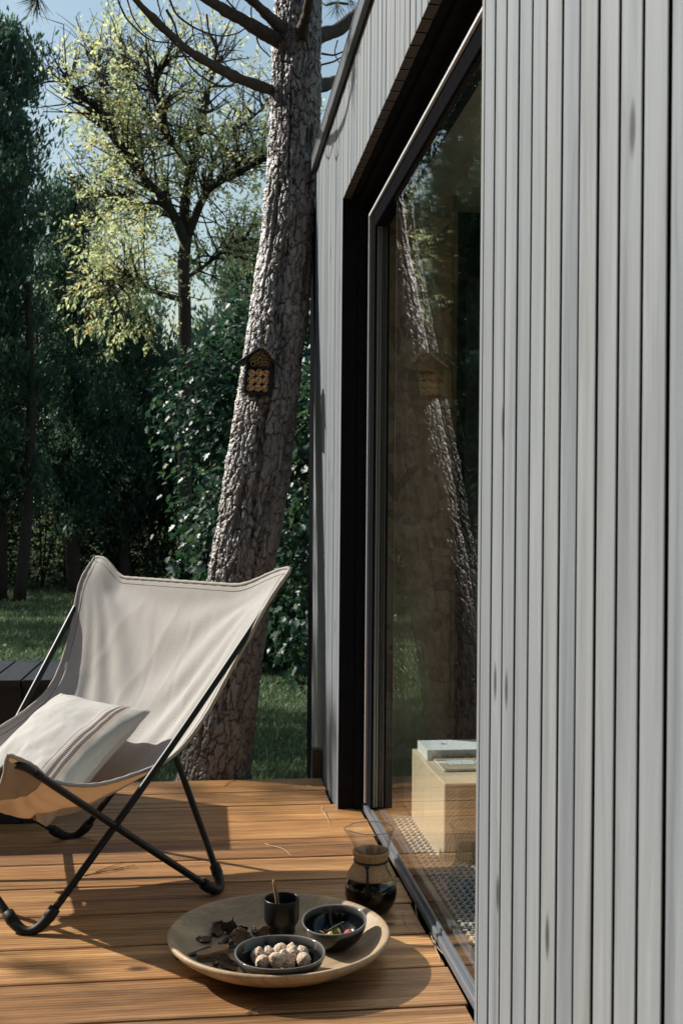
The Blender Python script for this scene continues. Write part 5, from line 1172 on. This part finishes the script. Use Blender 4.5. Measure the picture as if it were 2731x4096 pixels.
# ================================================================== insect hotel on the trunk
HT = at(1034, 1480, 4.395)
hotel = bpy.data.objects.new('insect_hotel', None); link(hotel); tag(hotel, 'small black wooden insect hotel with bamboo tubes and drilled logs on the pine trunk', 'insect hotel')
hotel.matrix_world = Matrix.Translation(Vector(HT)) @ Matrix.Rotation(R(-12), 4, 'Z') @ Matrix.Rotation(R(4.6), 4, 'Y')
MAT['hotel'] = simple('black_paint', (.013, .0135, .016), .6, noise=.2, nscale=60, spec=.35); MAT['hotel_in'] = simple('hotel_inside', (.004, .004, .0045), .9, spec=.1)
HW, HD = .053, .085
zb, ze, za = -.096, .026, .088
t_ = .008
obj('side_board', box(-HW, -HW + t_, 0, HD, zb, ze + .012), MAT['hotel'], hotel); obj('side_board', box(HW - t_, HW, 0, HD, zb, ze + .012), MAT['hotel'], hotel)
obj('bottom_board', box(-HW + t_ + .0002, HW - t_ - .0002, .0005, HD, zb, zb + t_), MAT['hotel'], hotel); obj('shelf', box(-HW + t_ + .0002, HW - t_ - .0002, .001, HD - .012, .006, .012), MAT['hotel'], hotel)
back = np.array([(-HW + .001, zb + .001), (HW - .001, zb + .001), (HW - .001, ze), (0, za - .010), (-HW + .001, ze)])
Vb = np.concatenate([np.c_[back[:, 0], np.full(5, HD - .010), back[:, 1]], np.c_[back[:, 0], np.full(5, HD), back[:, 1]]])
obj('back_board', (Vb, [(0, 1, 2, 3, 4), (9, 8, 7, 6, 5)] + [(i, i + 5, (i + 1) % 5 + 5, (i + 1) % 5) for i in range(5)]), MAT['hotel_in'], hotel)
for s_ in (-1, 1):
    L = math.hypot(.078, .062); ang = math.atan2(.062, .078)
    V, Fc = box(0, L + .006, -.014, HD + .003, 0, .008, .0008)
    M_ = Matrix.Translation(Vector((0, 0, za - .004))) @ (Matrix.Rotation(ang, 4, 'Y') if s_ > 0 else Matrix.Rotation(-ang, 4, 'Y') @ Matrix.Scale(-1, 4, Vector((1, 0, 0))))
    if s_ < 0: Fc = [tuple(reversed(f)) for f in Fc]
    obj('roof_board', xf((V + [0, 0, .0 if s_ > 0 else .0004], Fc), M_), MAT['hotel'], hotel)
MAT['bamboo'] = simple('bamboo', (.54, .40, .21), .6, noise=.25, nscale=80); MAT['logwood'] = simple('drilled_log', (.66, .43, .215), .7, noise=.35, nscale=150, bump=.3)
sH = 2.29e-4; cr_, sr_ = math.cos(R(4.6)), math.sin(R(4.6))
def hl(x, y):
    dx, dy = (x - 600) * sH, -(y - 790) * sH; return dx * cr_ - dy * sr_, dx * sr_ + dy * cr_
for x, y, r_ in [(660,353,22),(622,388,25),(672,412,27),(577,438,39),(640,463,28),(725,443,30),(513,476,25),(572,504,27),(687,497,29),(763,477,25),(733,519,19),(800,521,23),(463,546,27),(518,532,25),(607,540,25),(664,549,27),(711,553,21),(764,558,24),(813,569,24),(501,590,26),(555,577,31),(620,599,35),(686,606,27),(745,614,30),(806,625,26),(453,614,26),(564,640,28),(657,648,21),(710,661,28),(490,671,43),(605,685,34),(666,698,25),(748,702,28),(799,681,25)]:
    a, b = hl(x, y); r_ = r_ * sH * 1.04; k = .76
    g_ = lathe([(r_, .055), (r_, 0), (r_ * k, 0), (r_ * k, .006)], 16)
    obj('bamboo_tube', xf(g_, Matrix.Translation(Vector((a, .008 + rng.uniform(0, .004), b))) @ Matrix.Rotation(R(-90), 4, 'X')), MAT['bamboo'], hotel, True)
HOLES = [((443,813),(482,850)),((604,805),(598,850)),((714,832),(764,855)),((474,932),(424,978)),((600,951),(577,991)),((740,962),(709,999)),((418,1098),(470,1078)),((550,1098),(600,1098)),((738,1100),(692,1129))]
for (x, y), hs in zip([(467,830),(605,828),(739,841),(455,961),(590,961),(726,976),(441,1094),(577,1100),(715,1108)], HOLES):
    a, b = hl(x, y); lg = obj('log', xf(lathe([(.0149, .06), (.0149, .0012), (.0141, 0), (0, 0)], 28), Matrix.Translation(Vector((a, .007, b))) @ Matrix.Rotation(R(-90), 4, 'X')), MAT['logwood'], hotel, True)
    for hx, hy in hs:
        a2, b2 = hl(hx, hy); obj('hole', xf(lathe([(.0034, .0012), (.0034, 0), (.0026, -.0006), (0, -.0006)][::-1], 12), Matrix.Translation(Vector((a2, .0066, b2))) @ Matrix.Rotation(R(-90), 4, 'X')), MAT['hotel_in'], lg)

# young pine left of the picture whose boughs throw soft streaks on the near boards
yp = thing('young_pine', 'young pine standing left of the deck outside the picture', 'tree', (-4.5, 5.0, GZ)); YP = np.array([-4.5, 5.0, GZ])
obj('trunk', (lambda g_: (g_[0] - YP, g_[1]))(tube(np.array([[-4.5, 5.0, GZ], [-4.45, 5.0, 1.5], [-4.5, 4.95, 3.2]]), [.07, .05, .02], 8)), MAT['branch_bark'], yp)
for k, (tx, ty, tz) in enumerate([(-3.25, 4.05, 2.35), (-3.45, 3.75, 2.45), (-3.15, 4.30, 2.05), (-3.6, 3.5, 2.2), (-3.35, 4.1, 1.95)]):
    b0 = np.array([-4.46, 4.98, tz - .35]); e = np.array([tx, ty, tz]); q = np.linspace(0, 1, 12)[:, None]; P = b0 + (e - b0) * q + np.array([0, 0, .12]) * np.sin(q * np.pi)
    obj('bough', (lambda g_: (g_[0] - YP, g_[1]))(tube(P, np.linspace(.018, .005, 12), 6)), MAT['branch_bark'], yp)
    for f_ in (.72, .82, .91, 1.0):
        c = b0 + (e - b0) * f_ + rng.normal(size=3) * [.08, .08, .04]
        needles(c, unit(np.array([.7, -.4, -.1]) + rng.normal(size=3) * .4), 90, .13, .5, parent=yp, off=YP)
